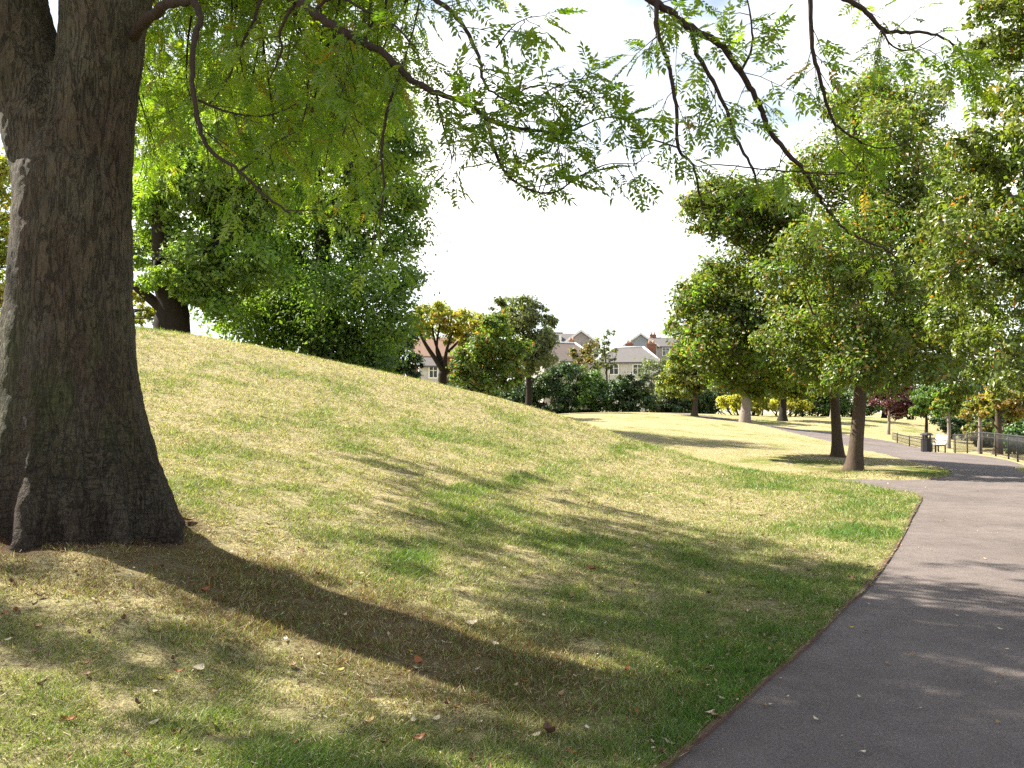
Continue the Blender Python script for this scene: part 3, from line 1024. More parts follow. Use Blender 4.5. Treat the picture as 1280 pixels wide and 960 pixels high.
    for u, lst, pal, lab in [
            (575, [(566, 492, 12), (580, 492, 14), (595, 495, 12)], DARK, 'dark low shrub under the spreading autumn tree'),
            (660, [(655, 490, 20), (675, 485, 18), (640, 500, 16), (665, 505, 14)], DARK, 'dark shrub below the grey green tree'),
            (705, [(695, 470, 18), (712, 465, 16), (700, 492, 20), (720, 490, 16), (705, 508, 12)], DARK, 'tall dark shrub of the far hedge, next right of the grey green tree'),
            (740, [(735, 475, 16), (748, 480, 14), (735, 497, 16), (750, 500, 14)], GREEN, 'brighter green shrub in the far hedge below the gabled house'),
            (785, [(775, 485, 16), (792, 482, 16), (768, 500, 16), (795, 502, 16), (783, 508, 12)], DARK, 'dark shrub in the far hedge below the hipped slate roof'),
            (820, [(815, 465, 18), (832, 462, 16), (808, 480, 16), (830, 485, 20), (815, 502, 16), (840, 505, 14)], GREYG, 'tall rounded grey green shrub at the right end of the houses'),
            (870, [(860, 495, 18), (880, 490, 18), (850, 505, 14), (895, 503, 16), (875, 508, 12), (870, 470, 16)], DARK, 'dark shrub behind the slim young tree'),
            (1010, [(995, 480, 18), (1015, 475, 20), (1030, 490, 18), (1000, 500, 16), (1020, 505, 14)], DARK, 'dark shrub to the right of the yellow hedge')]:
        d = 84 if u > 600 else 66
        cl = clump_list([(a, b_, c * 1.12) for a, b_, c in lst], d, 1.5)
        shrub('hedge_shrub', lab, gz(u, 515, d), cl, 5200, .3, pal, L_DARK, subs=10, accent=(.05, (.13, .19, .02)), tone=.3)
    # tiny dark hedge behind everything so that the hedge line is closed
    for u, lst, lab in [(680, [(560, 488, 13), (580, 490, 13), (600, 492, 14), (620, 496, 14), (640, 490, 14), (655, 494, 15), (680, 490, 16), (705, 488, 16), (730, 490, 15), (755, 488, 14), (780, 488, 15), (803, 490, 15), (828, 488, 14), (640, 502, 14), (665, 508, 12), (690, 512, 12), (715, 512, 12), (740, 513, 11), (765, 513, 11), (790, 513, 11), (815, 513, 11)], 'low dark hedge along the far edge of the lawn below the houses'),
                        (950, [(840, 511, 12), (865, 511, 12), (885, 505, 14), (905, 498, 16), (930, 495, 16), (955, 495, 16), (980, 498, 16), (1005, 505, 14), (1030, 508, 14), (1050, 510, 14)], 'dark hedge behind the yellow shrub across the far lawn')]:
        shrub('hedge', lab, gz(u, 515, 88), clump_list(lst, 88, .8), 15000, .3, DARK, L_DARK, cat='hedge', subs=10)
    for u, lst, lab in [(930, [(905, 503, 9), (918, 502, 10), (932, 502, 11), (945, 502, 10), (957, 504, 9), (920, 510, 7), (945, 511, 7)], 'yellow leaved shrub behind the pale thick trunk on the far lawn'),
                        (985, [(972, 505, 9), (988, 504, 10), (1000, 506, 9), (962, 506, 8), (1010, 508, 7)], 'yellow leaved shrub behind the dark thin trunk on the far lawn')]:
        shrub('yellow_shrub', lab, gz(u, 515, 80), clump_list(lst, 80, .6), 4200, .24, [(.36, .36, .05), (.45, .42, .08), (.3, .33, .05)], L_MID, subs=10, spread=.5)
    # ---- young trees on the far lawn
    Y_ = clump_list([(865, 440, 24), (850, 460, 22), (885, 455, 22), (870, 475, 24), (838, 480, 16), (895, 475, 16), (860, 490, 14), (845, 492, 10), (880, 420, 18)], 72, 1.5)
    tree('young_tree', 'slim young tree with yellow green crown at the left of the far lawn', gz(868, 520, 72), P(868, 440, 72), .22, Y_, 12000, .27, YELG[:2] + OLIVE, M['bark_mid'], L_MID, subs=12, accent=(.05, (.3, .17, .04)))
    Y_ = clump_list([(930, 460, 26), (915, 475, 20), (945, 478, 20), (930, 440, 24), (905, 455, 14), (955, 455, 14)], 62, 1.5)
    tree('young_tree', 'tree with thick pale trunk in the middle of the far lawn', gz(931, 528, 62), P(931, 440, 62), .4, Y_, 9000, .24, GREYG, M['bark_pale'], L_MID, flare=1.1, subs=12)
    Y_ = clump_list([(978, 470, 24), (962, 482, 16), (995, 482, 18), (978, 450, 22)], 73, 1.5)
    tree('young_tree', 'tree with thin dark trunk in front of the yellow shrub', gz(978, 526, 73), P(978, 450, 73), .3, Y_, 7000, .26, GREEN, M['bark_dark'], L_MID, subs=12)
    Y_ = clump_list([(1040, 480, 18), (1030, 465, 18), (1042, 450, 16)], 78, 1)
    tree('young_tree', 'thin distant trunk seen just left of the paired park trees', gz(1039, 524, 78), P(1039, 450, 78), .14, Y_, 3000, .26, GREEN, M['bark_pale'], L_MID)
    # ---- purple leaved tree and the little trees beyond the railing
    PUR = [(.06, .016, .024), (.095, .022, .03), (.13, .035, .04)]
    p_ = clump_list([(1112, 500, 17), (1130, 502, 18), (1144, 508, 15), (1122, 513, 13), (1099, 500, 13), (1135, 490, 14), (1152, 510, 10)], 60, 1)
    tree('purple_tree', 'small purple leaved tree with pale trunk on the grass bank', gz(1110, 543, 60), P(1112, 492, 60), .12, p_, 12000, .2, PUR, M['bark_pale'], L_DARK, subs=10, flare=1.3)
    for u, v, d, w, lst, pal, bark, lab, ac in [
            (1157, 549, 56, .12, [(1155, 495, 14), (1165, 505, 11), (1150, 512, 9), (1163, 482, 12)], GREEN, 'bark_dark', 'small green tree with dark thin trunk behind the litter bin', None),
            (1185, 553, 50, .13, [(1180, 500, 13), (1190, 508, 12), (1175, 512, 9), (1190, 492, 12), (1200, 505, 8)], LIVELY, 'bark_pale', 'young yellow green tree with pale thin trunk behind the bench', (.15, (.3, .2, .03))),
            (1224, 560, 45, .13, [(1215, 510, 11), (1228, 515, 11), (1236, 508, 9), (1208, 517, 7), (1222, 500, 10)], YELG, 'bark_pale', 'slim tree with pale trunk and orange tinged leaves behind the railing', (.4, (.26, .18, .045))),
            (1247, 572, 40, .2, [(1240, 505, 15), (1258, 500, 17), (1272, 512, 14), (1232, 515, 9), (1250, 490, 15), (1280, 500, 14), (1265, 522, 8)], YELG, 'bark_mid', 'tree with thick ruddy trunk and orange yellow leaves behind the railing', (.45, (.27, .19, .045)))]:
        cl = clump_list(lst, d, .8)
        tree('bankside_tree', lab, gz(u, v, d), P(u + 1, 490, d), w, cl, 5200, .17 if d < 50 else .2, pal, M[bark], L_MID, subs=10, accent=ac, flare=1.2)
    for u, d, lst, pal, lab, ac in [
            (1225, 52, [(1215, 540, 12), (1230, 535, 13), (1242, 545, 12), (1222, 550, 10), (1236, 553, 9)], OLIVE, 'yellowing bush behind the railing beside the slim trunks', (.25, (.25, .18, .04))),
            (1265, 46, [(1255, 545, 14), (1270, 540, 16), (1285, 550, 16), (1262, 556, 12), (1280, 560, 10), (1300, 550, 18)], GREEN, 'green bush behind the railing at the right edge', None),
            (1195, 66, [(1190, 530, 14), (1205, 538, 12), (1180, 525, 12), (1215, 530, 14)], DARK, 'dark bush on the bank behind the bench', None),
            (1060, 84, [(1050, 500, 16), (1070, 498, 18), (1085, 505, 16), (1040, 508, 14), (1100, 505, 16), (1065, 512, 12)], GREEN, 'green bush at the top of the grass bank left of the purple tree', (.1, (.16, .19, .03)))]:
        shrub('bush', lab, gz(u, 540, d), clump_list(lst, d, .8), 6500, .22, pal, L_DARK, subs=10, accent=ac)
    for u, d, lst, lab in [
            (1030, 98, [(1020, 470, 30), (1045, 455, 32), (1060, 480, 28), (1030, 495, 22)], 'dark background tree above the green bush behind the paired trunks'),
            (1105, 94, [(1090, 475, 30), (1115, 460, 34), (1135, 485, 30), (1100, 500, 22), (1140, 510, 18)], 'dark background tree behind the purple tree'),
            (1175, 88, [(1165, 480, 32), (1190, 470, 34), (1205, 500, 28), (1175, 510, 24), (1215, 525, 20)], 'dark background tree rising behind the bench'),
            (1240, 80, [(1230, 480, 34), (1255, 475, 36), (1270, 510, 32), (1240, 520, 28), (1225, 540, 18), (1260, 545, 22)], 'dark background tree behind the orange yellow tree'),
            (1310, 72, [(1300, 480, 40), (1330, 500, 45), (1295, 530, 34), (1320, 550, 40), (1285, 555, 20), (1370, 500, 50)], 'dark background tree at the right edge beyond the railing')]:
        cl = clump_list(lst, d, 2)
        tree('background_tree', lab, gz(u, 540, d), P(u, 480, d), .3, cl, 8500, .3, DARK, M['bark_dark'], L_DARK, subs=12)


def build_park_trees():
    T1 = clump_list([(1110, 105, 34), (1075, 120, 32), (1150, 130, 36), (1175, 115, 18), (1045, 135, 22), (1115, 165, 48), (1070, 180, 42), (1165, 190, 36), (1030, 205, 38), (1105, 225, 50), (1160, 250, 44),
                     (1005, 225, 24), (1060, 260, 48), (1110, 300, 54), (1170, 320, 44), (1020, 300, 44), (1050, 350, 50), (1130, 370, 52), (1190, 390, 38), (1090, 410, 54), (1030, 410, 44), (1150, 430, 46), (1195, 440, 34),
                     (1060, 455, 40), (1110, 465, 38), (1172, 462, 26), (1200, 300, 40), (1195, 210, 30), (1190, 345, 40), (1215, 410, 34), (1140, 410, 40), (1080, 200, 40), (1120, 260, 45), (1010, 450, 34), (980, 420, 34), (1200, 480, 22), (1030, 480, 22), (985, 340, 36), (1072, 400, 36, -1.5), (1060, 340, 36, -1.7), (1080, 455, 34, -1.9), (1100, 430, 36, -1.9), (1050, 465, 26, -1.5), (1085, 290, 40, -1.8), (1120, 345, 40, -2), (1090, 476, 16, -1.3)], 24.5, 2.4)
    b = gz(1067, 587, 24.5)
    tree('park_tree', 'nearer of the two trees beside the path, straight trunk and tall olive green crown', b, P(1078, 120, 24.5), .195, T1, 80000, .125,
         OLIVE + LIVELY[:2], M['bark_mid'], L_MID, subs=26, spread=.5, tone=.24, accent=(.06, (.24, .15, .045)), flare=1.55, start=.25, limb=.3)
    T2 = clump_list([(905, 245, 30), (868, 252, 18), (880, 272, 24), (935, 255, 32), (965, 245, 22), (910, 285, 28), (955, 295, 38), (900, 345, 30), (935, 340, 38), (870, 370, 30), (855, 400, 20), (905, 390, 40),
                     (950, 390, 44), (860, 425, 24), (890, 430, 34), (930, 440, 40), (975, 450, 36), (910, 470, 26), (955, 485, 22), (1000, 470, 34), (1000, 380, 40), (985, 310, 36), (1040, 440, 40), (840, 410, 10), (848, 445, 12), (985, 270, 26)], 30.5, 2.2)
    b = gz(1047, 571, 30)
    tree('park_tree', 'farther of the two trees beside the path, crown spreading left over the lawn', b, P(1010, 250, 30), .18, T2, 60000, .145,
         OLIVE + YELG[:1] + LIVELY[:2], M['bark_mid'], L_MID, subs=26, spread=.5, tone=.24, accent=(.06, (.26, .16, .045)), flare=1.5, start=.25, limb=.3)
    # near tree at the right edge with shiny leaves
    R = clump_list([(1262, 30, 40), (1240, 65, 32), (1285, 90, 50), (1230, 15, 24), (1255, 130, 34), (1290, 170, 50), (1225, 215, 34), (1260, 230, 44), (1300, 260, 60), (1190, 240, 26), (1170, 275, 30), (1150, 310, 24), (1180, 400, 30), (1200, 350, 36), (1215, 180, 28), (1240, 190, 36), (1240, 270, 40), (1205, 290, 40),
                    (1245, 320, 48), (1165, 330, 24), (1190, 350, 30), (1290, 350, 60), (1225, 385, 40), (1210, 430, 20), (1250, 430, 40), (1290, 440, 50), (1225, 465, 18), (1265, 480, 26), (1340, 150, 80), (1360, 300, 90),
                    (1350, 420, 80), (1400, 60, 100), (1450, 250, 110), (1330, 20, 70), (1270, -30, 60), (1350, -60, 90)], 12.6, 1.4)
    x, y = 10.9, 13.6
    tree('shiny_leaf_tree', 'near tree reaching in at the right edge with small glossy leaves', (x, y, float(H0(x, y))), (x - .2, y - .2, 7.0), .22, R, 76000, .075,
         [(.08, .13, .023), (.115, .16, .03), (.165, .185, .045)], M['bark_mid'], L_SHINY, subs=32, spread=.36, aspect=.62, accent=(.012, (.42, .16, .02)), up=.35, start=.25, limb=.25, most=14)


# ------------------------------------------------------------------ the big near tree
SUN_EL, SUN_H = math.radians(45), np.array([-.883, .469])       # direction towards the sun on the ground plane


def pinnate_template():
    L = .20
    v, f = [], []
    k = 0

    def leaflet(b, dirx, diry, l, w):
        nonlocal k
        dx = np.array([dirx, diry, 0.]) / math.hypot(dirx, diry)
        sx = np.array([-dx[1], dx[0], 0])
        dz = np.array([0, 0, -.2])
        b = np.array(b)
        v.extend([b, b + dx * l * .45 + sx * w / 2 + dz * l * .25, b + dx * l + dz * l, b + dx * l * .45 - sx * w / 2 + dz * l * .25 + np.array([0, 0, .006])])
        f.append((k, k + 1, k + 2, k + 3))
        k += 4
    zc = lambda x: -.9 * x * x
    for i, t in enumerate(np.linspace(.3, .94, 5)):
        for s in (1, -1):
            leaflet((L * t, 0, zc(L * t)), .55, s * .9, .066 * (1 - .25 * abs(t - .6)), .024)
    leaflet((L, 0, zc(L)), 1, .05, .068, .024)
    v.extend([np.array(q) for q in [(0, -.0015, 0), (0, .0015, 0), (L * .5, .0012, zc(L * .5)), (L * .5, -.0012, zc(L * .5))]])
    f.append((k, k + 1, k + 2, k + 3))
    k += 4
    v.extend([np.array(q) for q in [(L * .5, -.0012, zc(L * .5)), (L * .5, .0012, zc(L * .5)), (L, .001, zc(L)), (L, -.001, zc(L))]])
    f.append((k, k + 1, k + 2, k + 3))
    return np.array(v), np.array(f)


PV, PF = pinnate_template()


class Canopy:
    def __init__(s):
        s.pos, s.dir, s.sc = [], [], []
        s.twig = MB()

    def leaf(s, p, d, sc):
        s.pos.append(p)
        s.dir.append(d)
        s.sc.append(sc)

    def twigs(s, pts, per_m, tl=(.22, .5), nl=(3, 6), side=1., droop=.35, t0=.0, t1=1., lsc=(.5, 1.05), r=.0035, flt=None):
        pts = np.array(pts)
        seg = np.r_[0, np.cumsum(np.linalg.norm(np.diff(pts, axis=0), axis=1))]
        n = max(1, int(seg[-1] * (t1 - t0) * per_m + rng.random()))
        for q in seg[-1] * rng.uniform(t0, t1, n):
            i = min(np.searchsorted(seg, q, 'right') - 1, len(pts) - 2)
            f = (q - seg[i]) / (seg[i + 1] - seg[i] + 1e-9)
            b = pts[i] * (1 - f) + pts[i + 1] * f
            t = pts[i + 1] - pts[i]
            t /= np.linalg.norm(t) + 1e-9
            w = rand_dir(1)[0]
            w -= t * (w @ t) * .5
            d = w * side + t * .6 + np.array([0, 0, -droop])
            d /= np.linalg.norm(d)
            L = rng.uniform(*tl)
            tt = np.linspace(0, 1, 4)[:, None]
            tw = b + d * L * tt + np.array([0, 0, -.35 * L]) * tt ** 2 * droop + rng.normal(size=(4, 3)) * .012 * tt
            if flt is not None and not flt(tw[-1]):
                continue
            s.twig.tube(tw, np.linspace(r, r * .45, 4), 4, cap=False)
            k = rng.integers(nl[0] + 1, nl[1] + 3)
            for j in range(k):
                u = .25 + .75 * (j + .5) / k
                a = min(int(u * 3), 2)
                pp = tw[a] + (tw[a + 1] - tw[a]) * (u * 3 - a)
                sd = np.cross(d, rand_dir(1)[0])
                ld = d * .5 + sd * .9 + np.array([0, 0, -.12]) + rng.normal(size=3) * .2
                s.leaf(pp, ld / np.linalg.norm(ld), rng.uniform(*lsc))
            s.leaf(tw[-1], d, rng.uniform(*lsc))

    def mesh(s, name, mat, parent):
        p, d, sc = np.array(s.pos), np.array(s.dir), np.array(s.sc)
        n = len(p)
        up = np.array([0, 0, 1.]) + rng.normal(size=(n, 3)) * .3
        ey = np.cross(up, d)
        ey /= np.linalg.norm(ey, axis=1)[:, None] + 1e-9
        ez = np.cross(d, ey)
        R = np.stack([d, ey, ez], -1)
        v = np.einsum('nij,kj->nki', R, PV) * sc[:, None, None]
        nk = len(PV)
        v = v + rng.normal(size=v.shape) * .0032
        v = v + p[:, None]
        f = (PF[None] + (np.arange(n) * nk)[:, None, None]).reshape(-1, 4)
        t = rng.random((n, 1))
        col = np.array([.09, .17, .02]) * (1 - t) + np.array([.18, .235, .03]) * t
        col = col * rng.uniform(.8, 1.2, (n, 1))
        col = np.where(rng.random((n, 1)) < .02, np.array([.25, .17, .03]), col)
        col = np.repeat(col, nk, 0) * rng.uniform(.88, 1.12, (n * nk, 1))
        m = MB()
        m.add(v.reshape(-1, 3), f, col)
        print('pinnate leaves', n)
        return m.build(name, mat, parent, True)


def prad(v, k):
    v = np.array(v, float)
    return np.interp(np.linspace(0, len(v) - 1, (len(v) - 1) * k + 1), np.arange(len(v)), v)


def build_big_tree():
    base = (TX, TY, float(H0(TX, TY)))
    e = empty('big_tree', base, 'huge near tree with dark mossy forked trunk and overhanging branches, far left', 'tree')
    m = MB()
    c = lambda L, R, v, d=7.15: (P((L + R) / 2, v, d), (R - L) / 2 * d / F)
    prof = [c(-20, 210, 690), c(-15, 205, 660), c(-8, 197, 620), c(0, 188, 580), c(5, 179, 540), c(8, 170, 490), c(11, 164, 430), c(15, 161, 380), c(19, 161, 330), c(22, 160, 270), c(24, 157, 215), c(45, 140, 170), c(70, 120, 140)]
    pts, rad = [q[0] for q in prof], [q[1] for q in prof]
    pts = [pts[0] - np.array([0, 0, .35])] + pts
    rad = [rad[0] * 1.02] + rad
    cpts, crad = catmull(pts, 4), prad(rad, 4)
    th = np.arange(64) / 64 * 2 * math.pi
    lobes = [(-8, .34, 11), (-40, .20, 10), (-66, .12, 9), (-92, .24, 11), (-122, .16, 10), (-150, .28, 12), (172, .25, 14), (128, .25, 18), (80, .22, 20), (35, .25, 18)]
    rows = []
    for q, rr in zip(cpts, crad):
        hgt = max(q[2] - base[2], -.3)
        amt = math.exp(-max(hgt + .02, 0) / .50)
        up_ = math.exp(-max(hgt, 0) / 1.1)
        f = np.ones(64) * (1 - .17 * amt - .03 * up_)
        for az, am, wd in lobes:
            dd = (np.degrees(th) - az + 180) % 360 - 180
            f = f + ((am + .10) * amt + .06 * up_) * np.exp(-(dd / wd) ** 2)
        rows.append(np.c_[q[0] + np.cos(th) * rr * f, q[1] + np.sin(th) * rr * f, np.full(64, q[2])])
    nr_ = len(rows)
    ii = np.arange(nr_ - 1)[:, None] * 64
    jj = np.arange(64)[None]
    m.add(np.vstack(rows), np.stack([ii + jj, ii + (jj + 1) % 64, ii + 64 + (jj + 1) % 64, ii + 64 + jj], -1).reshape(-1, 4), None, True)
    m.f.append((np.array([list(range(64))[::-1]]) + m.n - 64 * nr_, False))
    m.f.append((np.array([list(range(64))]) + m.n - 64, False))
    lr = [c(45, 161, 300), c(55, 162, 220), c(66, 168, 130), c(74, 176, 70), c(78, 186, 0), c(85, 200, -90), c(110, 220, -200), c(140, 235, -320)]
    m.tube(catmull([q[0] for q in lr], 3), prad([q[1] for q in lr], 3), 20)
    ll = [c(22, 140, 300), c(19, 122, 215), c(-3, 98, 140, 7.2), c(-22, 76, 80, 7.25), c(-42, 56, 0, 7.3), c(-70, 26, -90, 7.5), c(-110, -20, -220, 7.7)]
    m.tube(catmull([q[0] for q in ll], 3), prad([q[1] for q in ll], 3), 20)
    o = m.build('trunk', trunk_mat(), e)
    md = o.modifiers.new('remesh', 'REMESH')
    md.mode = 'VOXEL'
    md.voxel_size = .022
    md.use_smooth_shade = True
    sm = o.modifiers.new('smooth', 'SMOOTH')
    sm.iterations = 4
    sm.factor = .6
    for nm, sz, st, tp in (('bark_lumps', .28, .05, 'CLOUDS'), ('bark_ridges', .06, .014, 'CLOUDS')):
        tx = bpy.data.textures.new(nm, tp)
        tx.noise_scale = sz
        tx.noise_depth = 3
        dm = o.modifiers.new(nm, 'DISPLACE')
        dm.texture = tx
        dm.strength = st
        dm.mid_level = .5
        dm.texture_coords = 'LOCAL'

    # ---- limbs and traced branches
    cp = Canopy()
    bark = bark_mat('branch_bark', (.075, .052, .045), (.035, .025, .024), 14)
    limbs = []

    def branch(pts, r0, r1, name='branch'):
        q = catmull(pts, 6)
        q[1:-1] += rng.normal(size=(len(q) - 2, 3)) * r0 * .18
        mm = MB()
        mm.tube(q, np.linspace(r0, r1, len(q)) * (1 + .06 * np.sin(np.arange(len(q)) * 1.7)), 9)
        mm.build(name, bark, e)
        limbs.append(q)
        return q

    def px(lst, d0, d1):
        n = len(lst)
        return [P(u, v, d0 + (d1 - d0) * i / (n - 1)) for i, (u, v) in enumerate(lst)]

    hub_r = P(150, -120, 7.15)
    # limb to the right, arching above the frame and dropping back into view
    far_limb = branch([hub_r, (-1.6, 6.45, 6.1), (-.5, 6.2, 6.0), (.35, 6.0, 5.1), P(790, -20, 5.9)], .13, .045)
    far_limb2 = branch([(-1.0, 6.3, 6.1), (.4, 6.6, 6.2), (1.6, 6.7, 5.6), P(1010, -60, 6.3), P(1050, -5, 6.2)], .09, .03)
    b1l = branch([P(160, -60, 7.1), P(250, -70, 6.6), P(330, -35, 6.1), P(372, 0, 6.0)], .075, .042)
    B1 = branch(px([(372, 0), (402, 24), (440, 46), (480, 68), (515, 100), (548, 117), (582, 128), (610, 150)], 6.0, 5.5), .030, .013)
    B1a = branch(px([(610, 150), (640, 160), (672, 163), (700, 168), (722, 160)], 5.5, 5.3), .013, .005)
    B1b = branch(px([(610, 150), (616, 180), (630, 213), (655, 234), (690, 241), (725, 220)], 5.5, 5.2), .012, .004)
    B1c = branch(px([(500, -30), (545, 0), (572, 22), (598, 70), (603, 100), (620, 118), (655, 133)], 6.1, 5.6), .02, .004)
    b2l = branch([P(160, 48, 7.1), P(190, 20, 6.7), P(215, 5, 6.4), P(240, 0, 6.2)], .045, .03)
    B2 = branch(px([(240, 0), (251, 20), (244, 45), (240, 100), (250, 160), (265, 190), (300, 214), (330, 244), (362, 266)], 6.2, 5.9), .024, .006)
    B2b = branch(px([(247, 125), (285, 140), (325, 145), (350, 140), (370, 130)], 6.1, 6.4), .009, .003)
    B2c = branch(px([(300, 214), (325, 195), (345, 178), (370, 165)], 6.05, 6.3), .008, .003)
    B3 = branch(px([(372, 0), (360, 18), (350, 40), (352, 60), (345, 82), (336, 102)], 6.0, 6.2), .014, .004)
    B3b = branch(px([(330, -20), (318, 25), (300, 60), (285, 100), (262, 130)], 6.6, 6.8), .014, .004)
    B4 = branch(px([(416, 34), (421, 70), (420, 110), (433, 140), (428, 170)], 5.95, 5.9), .013, .004)
    B5 = branch(px([(497, 100), (483, 145), (477, 190), (480, 235), (475, 270), (476, 300)], 5.8, 5.7), .012, .003)
    B6 = branch(px([(545, 117), (552, 150), (560, 180), (566, 200)], 5.65, 5.6), .008, .003)
    B7 = branch(px([(390, 15), (420, -5), (450, 10), (490, 30), (520, 60)], 6.0, 5.8), .013, .004)
    R1 = branch(px([(790, -20), (830, 10), (865, 35), (900, 56), (925, 90), (948, 128), (962, 162), (990, 198), (1006, 215), (1022, 243), (1040, 270), (1062, 290), (1098, 308), (1122, 322)], 5.9, 6.6), .027, .006)
    R2 = branch(px([(820, 4), (822, 40), (835, 80), (845, 130), (849, 185), (866, 206), (874, 240), (880, 262), (892, 284)], 5.9, 5.8), .017, .004)
    R3 = branch(px([(865, 35), (871, 66), (890, 100), (906, 132), (920, 172), (940, 210), (950, 240), (974, 274), (1012, 276)], 6.0, 6.2), .017, .004)
    R4 = branch(px([(1012, -20), (1016, 60), (1028, 108), (1040, 148), (1058, 166), (1100, 186), (1142, 174)], 6.2, 6.5), .017, .004)
    R5 = branch(px([(1050, -5), (1080, 12), (1102, 36), (1132, 41), (1166, 42), (1196, 60), (1216, 96)], 6.2, 6.4), .02, .004)
    R5b = branch(px([(1102, 36), (1116, 58), (1140, 62), (1170, 45)], 6.2, 6.3), .008, .003)
    R6 = branch(px([(849, 185), (815, 175), (800, 186), (780, 182)], 5.8, 5.7), .006, .003)
    R7 = branch(px([(1006, 215), (960, 212), (900, 206), (868, 208)], 6.2, 6.0), .006, .003)
    R8 = branch(px([(1006, 215), (1040, 218), (1070, 212), (1062, 200)], 6.2, 6.4), .006, .003)
    R9 = branch(px([(925, 90), (940, 60), (938, 20), (930, -20)], 6.1, 6.0), .01, .004)

    vis = lambda q: proj(q)[1]
    no_sky = lambda q: not (700 < proj(q)[0] < 800 and proj(q)[1] < 150) and not (560 < proj(q)[0] < 800 and proj(q)[1] > 262) and proj(q)[0] < 812
    cp.twigs(B1, 5, flt=no_sky, droop=.2)
    cp.twigs(B1[10:], 5, flt=no_sky, droop=.1)
    cp.twigs(B1a, 12, (.15, .35), flt=no_sky, droop=.1)
    cp.twigs(B1b, 9, (.12, .3), flt=no_sky, droop=-.5)
    cp.twigs(B1b[-10:], 9, (.15, .4), flt=no_sky, droop=-.3)
    cp.twigs(B1c, 8, flt=no_sky, droop=.1)
    cp.twigs(B6, 10, (.15, .3))
    # reach of the sprays towards the gap of sky
    for a, b_, dens in [((700, 168), (752, 100), 20), ((722, 160), (790, 150), 22), ((720, 222), (798, 205), 22), ((655, 133), (745, 95), 16), ((620, 60), (665, 20), 16), ((640, 120), (700, 110), 14)]:
        q = branch(px([a, ((a[0] + b_[0]) / 2, (a[1] + b_[1]) / 2 - 8), b_], 5.35, 5.2), .005, .002)
        cp.twigs(q, dens * .7, (.08, .2), (1, 3), droop=.3, lsc=(.6, .95))
    for q, dn in ((B2, 5), (B2b, 12), (B2c, 12), (B3, 12), (B3b, 12), (B4, 9), (B5, 5), (B7, 12)):
        cp.twigs(q, dn, droop=.3)
    upper = lambda q: True
    cp.twigs(R1, 7, (.18, .42), (2, 4), t1=.62, droop=.15)
    cp.twigs(R1, 3, (.15, .3), (1, 3), t0=.62)
    cp.twigs(R2, 8, (.1, .3), (2, 3), t1=.65, droop=.2)
    cp.twigs(R2, 2, (.08, .2), (1, 2), t0=.65)
    cp.twigs(R3, 7, (.15, .34), (2, 4), t1=.7)
    cp.twigs(R4, 9, (.15, .36), (2, 4), t1=.8)
    cp.twigs(R5, 11, (.15, .4), (2, 4))
    cp.twigs(R5b, 9, (.12, .25), (2, 3))
    cp.twigs(R7, 5, (.1, .25), (1, 3))
    cp.twigs(R8, 6, (.1, .2), (1, 3))
    cp.twigs(R9, 12, (.15, .35), (2, 4))

    # ---- the bright hanging foliage farther back on the left
    h1 = branch([P(60, -160, 7.5), (-2.9, 7.6, 6.4), (-2.6, 8.7, 7.1), (-1.9, 9.8, 7.3), (-1.2, 10.6, 7.2)], .12, .05)
    h2 = branch([P(120, -200, 7.15), (-2.2, 7.3, 6.6), (-1.5, 8.0, 6.8), (-.9, 8.6, 6.7)], .1, .04)
    h3 = branch([P(-60, -160, 7.6), (-4.4, 8.4, 7.0), (-4.6, 10.0, 8.0), (-4.4, 11.4, 8.2)], .11, .04)
    hp = np.vstack([h1[6:], h2[6:], h3[6:]])
    for k in range(45):
        u = rng.uniform(165, 505)
        d = rng.uniform(8.2, 12.5)
        ve = rng.uniform(20, 245) * (1 if u < 450 else .75)
        tip = P(u, ve, d)
        s = hp[np.argmin(np.linalg.norm(hp - (tip + np.array([0, 0, 1.5])), axis=1))]
        q = branch([s, (s + tip) / 2 + np.array([0, 0, .5]) + rng.normal(size=3) * .2, P(u + rng.uniform(-30, 30), ve - 90, d), tip], .02, .004)
        cp.twigs(q, 7.5, (.25, .65), (3, 5), t0=.25, droop=.2, lsc=(.7, 1.05), flt=lambda w: proj(w)[0] < 545)
    # ---- high canopy, out of view, which shades lawn and path
    ku, cnt, tries = 0, 0, 0
    main = [branch([hub_r, (-2.4, 6.3, 8.0), (-2.6, 7.2, 10.5), (-3.2, 8.6, 12.5)], .2, .06), branch([P(-90, -200, 7.6), (-5.0, 7.6, 8.0), (-6.6, 8.6, 10.0), (-8.4, 9.8, 11.5)], .22, .06),
            branch([(-2.4, 6.3, 8.0), (-3.6, 4.8, 9.6), (-4.8, 3.2, 10.6)], .14, .05), branch([(-6.6, 8.6, 10.0), (-6.8, 6.6, 11.0), (-7.8, 4.6, 11.4)], .13, .05),
            branch([(-5.0, 7.6, 8.0), (-6.4, 10.2, 9.4), (-7.2, 12.6, 10.6)], .14, .05), branch([(-2.6, 7.2, 10.5), (-.8, 8.2, 11.2), (.6, 8.6, 11.0)], .1, .04)]
    mp = np.vstack(main)
    cot = 1 / math.tan(SUN_EL)

    def shade(x, y):
        """how much of the turf lies in broken shade in the photograph"""
        u, v, _ = proj(np.array([x, y, 0.05]))
        if v > 990:
            return .5 if u > 640 else .1
        if u < -60:
            return .15
        if u > 1330:
            return .6 if y < 8.2 else .0
        if v > 750 + .03 * (u - 900) and u > 760:
            return .8
        if v > 860 and u > 640:
            return .45
        if u > 560 and 625 + .16 * max(0, u - 620) < v <= 770 and u < 1070:
            return .42
        if u < 420 and v > 770:
            return .26
        if u < 560 and v > 850:
            return .2
        return .01
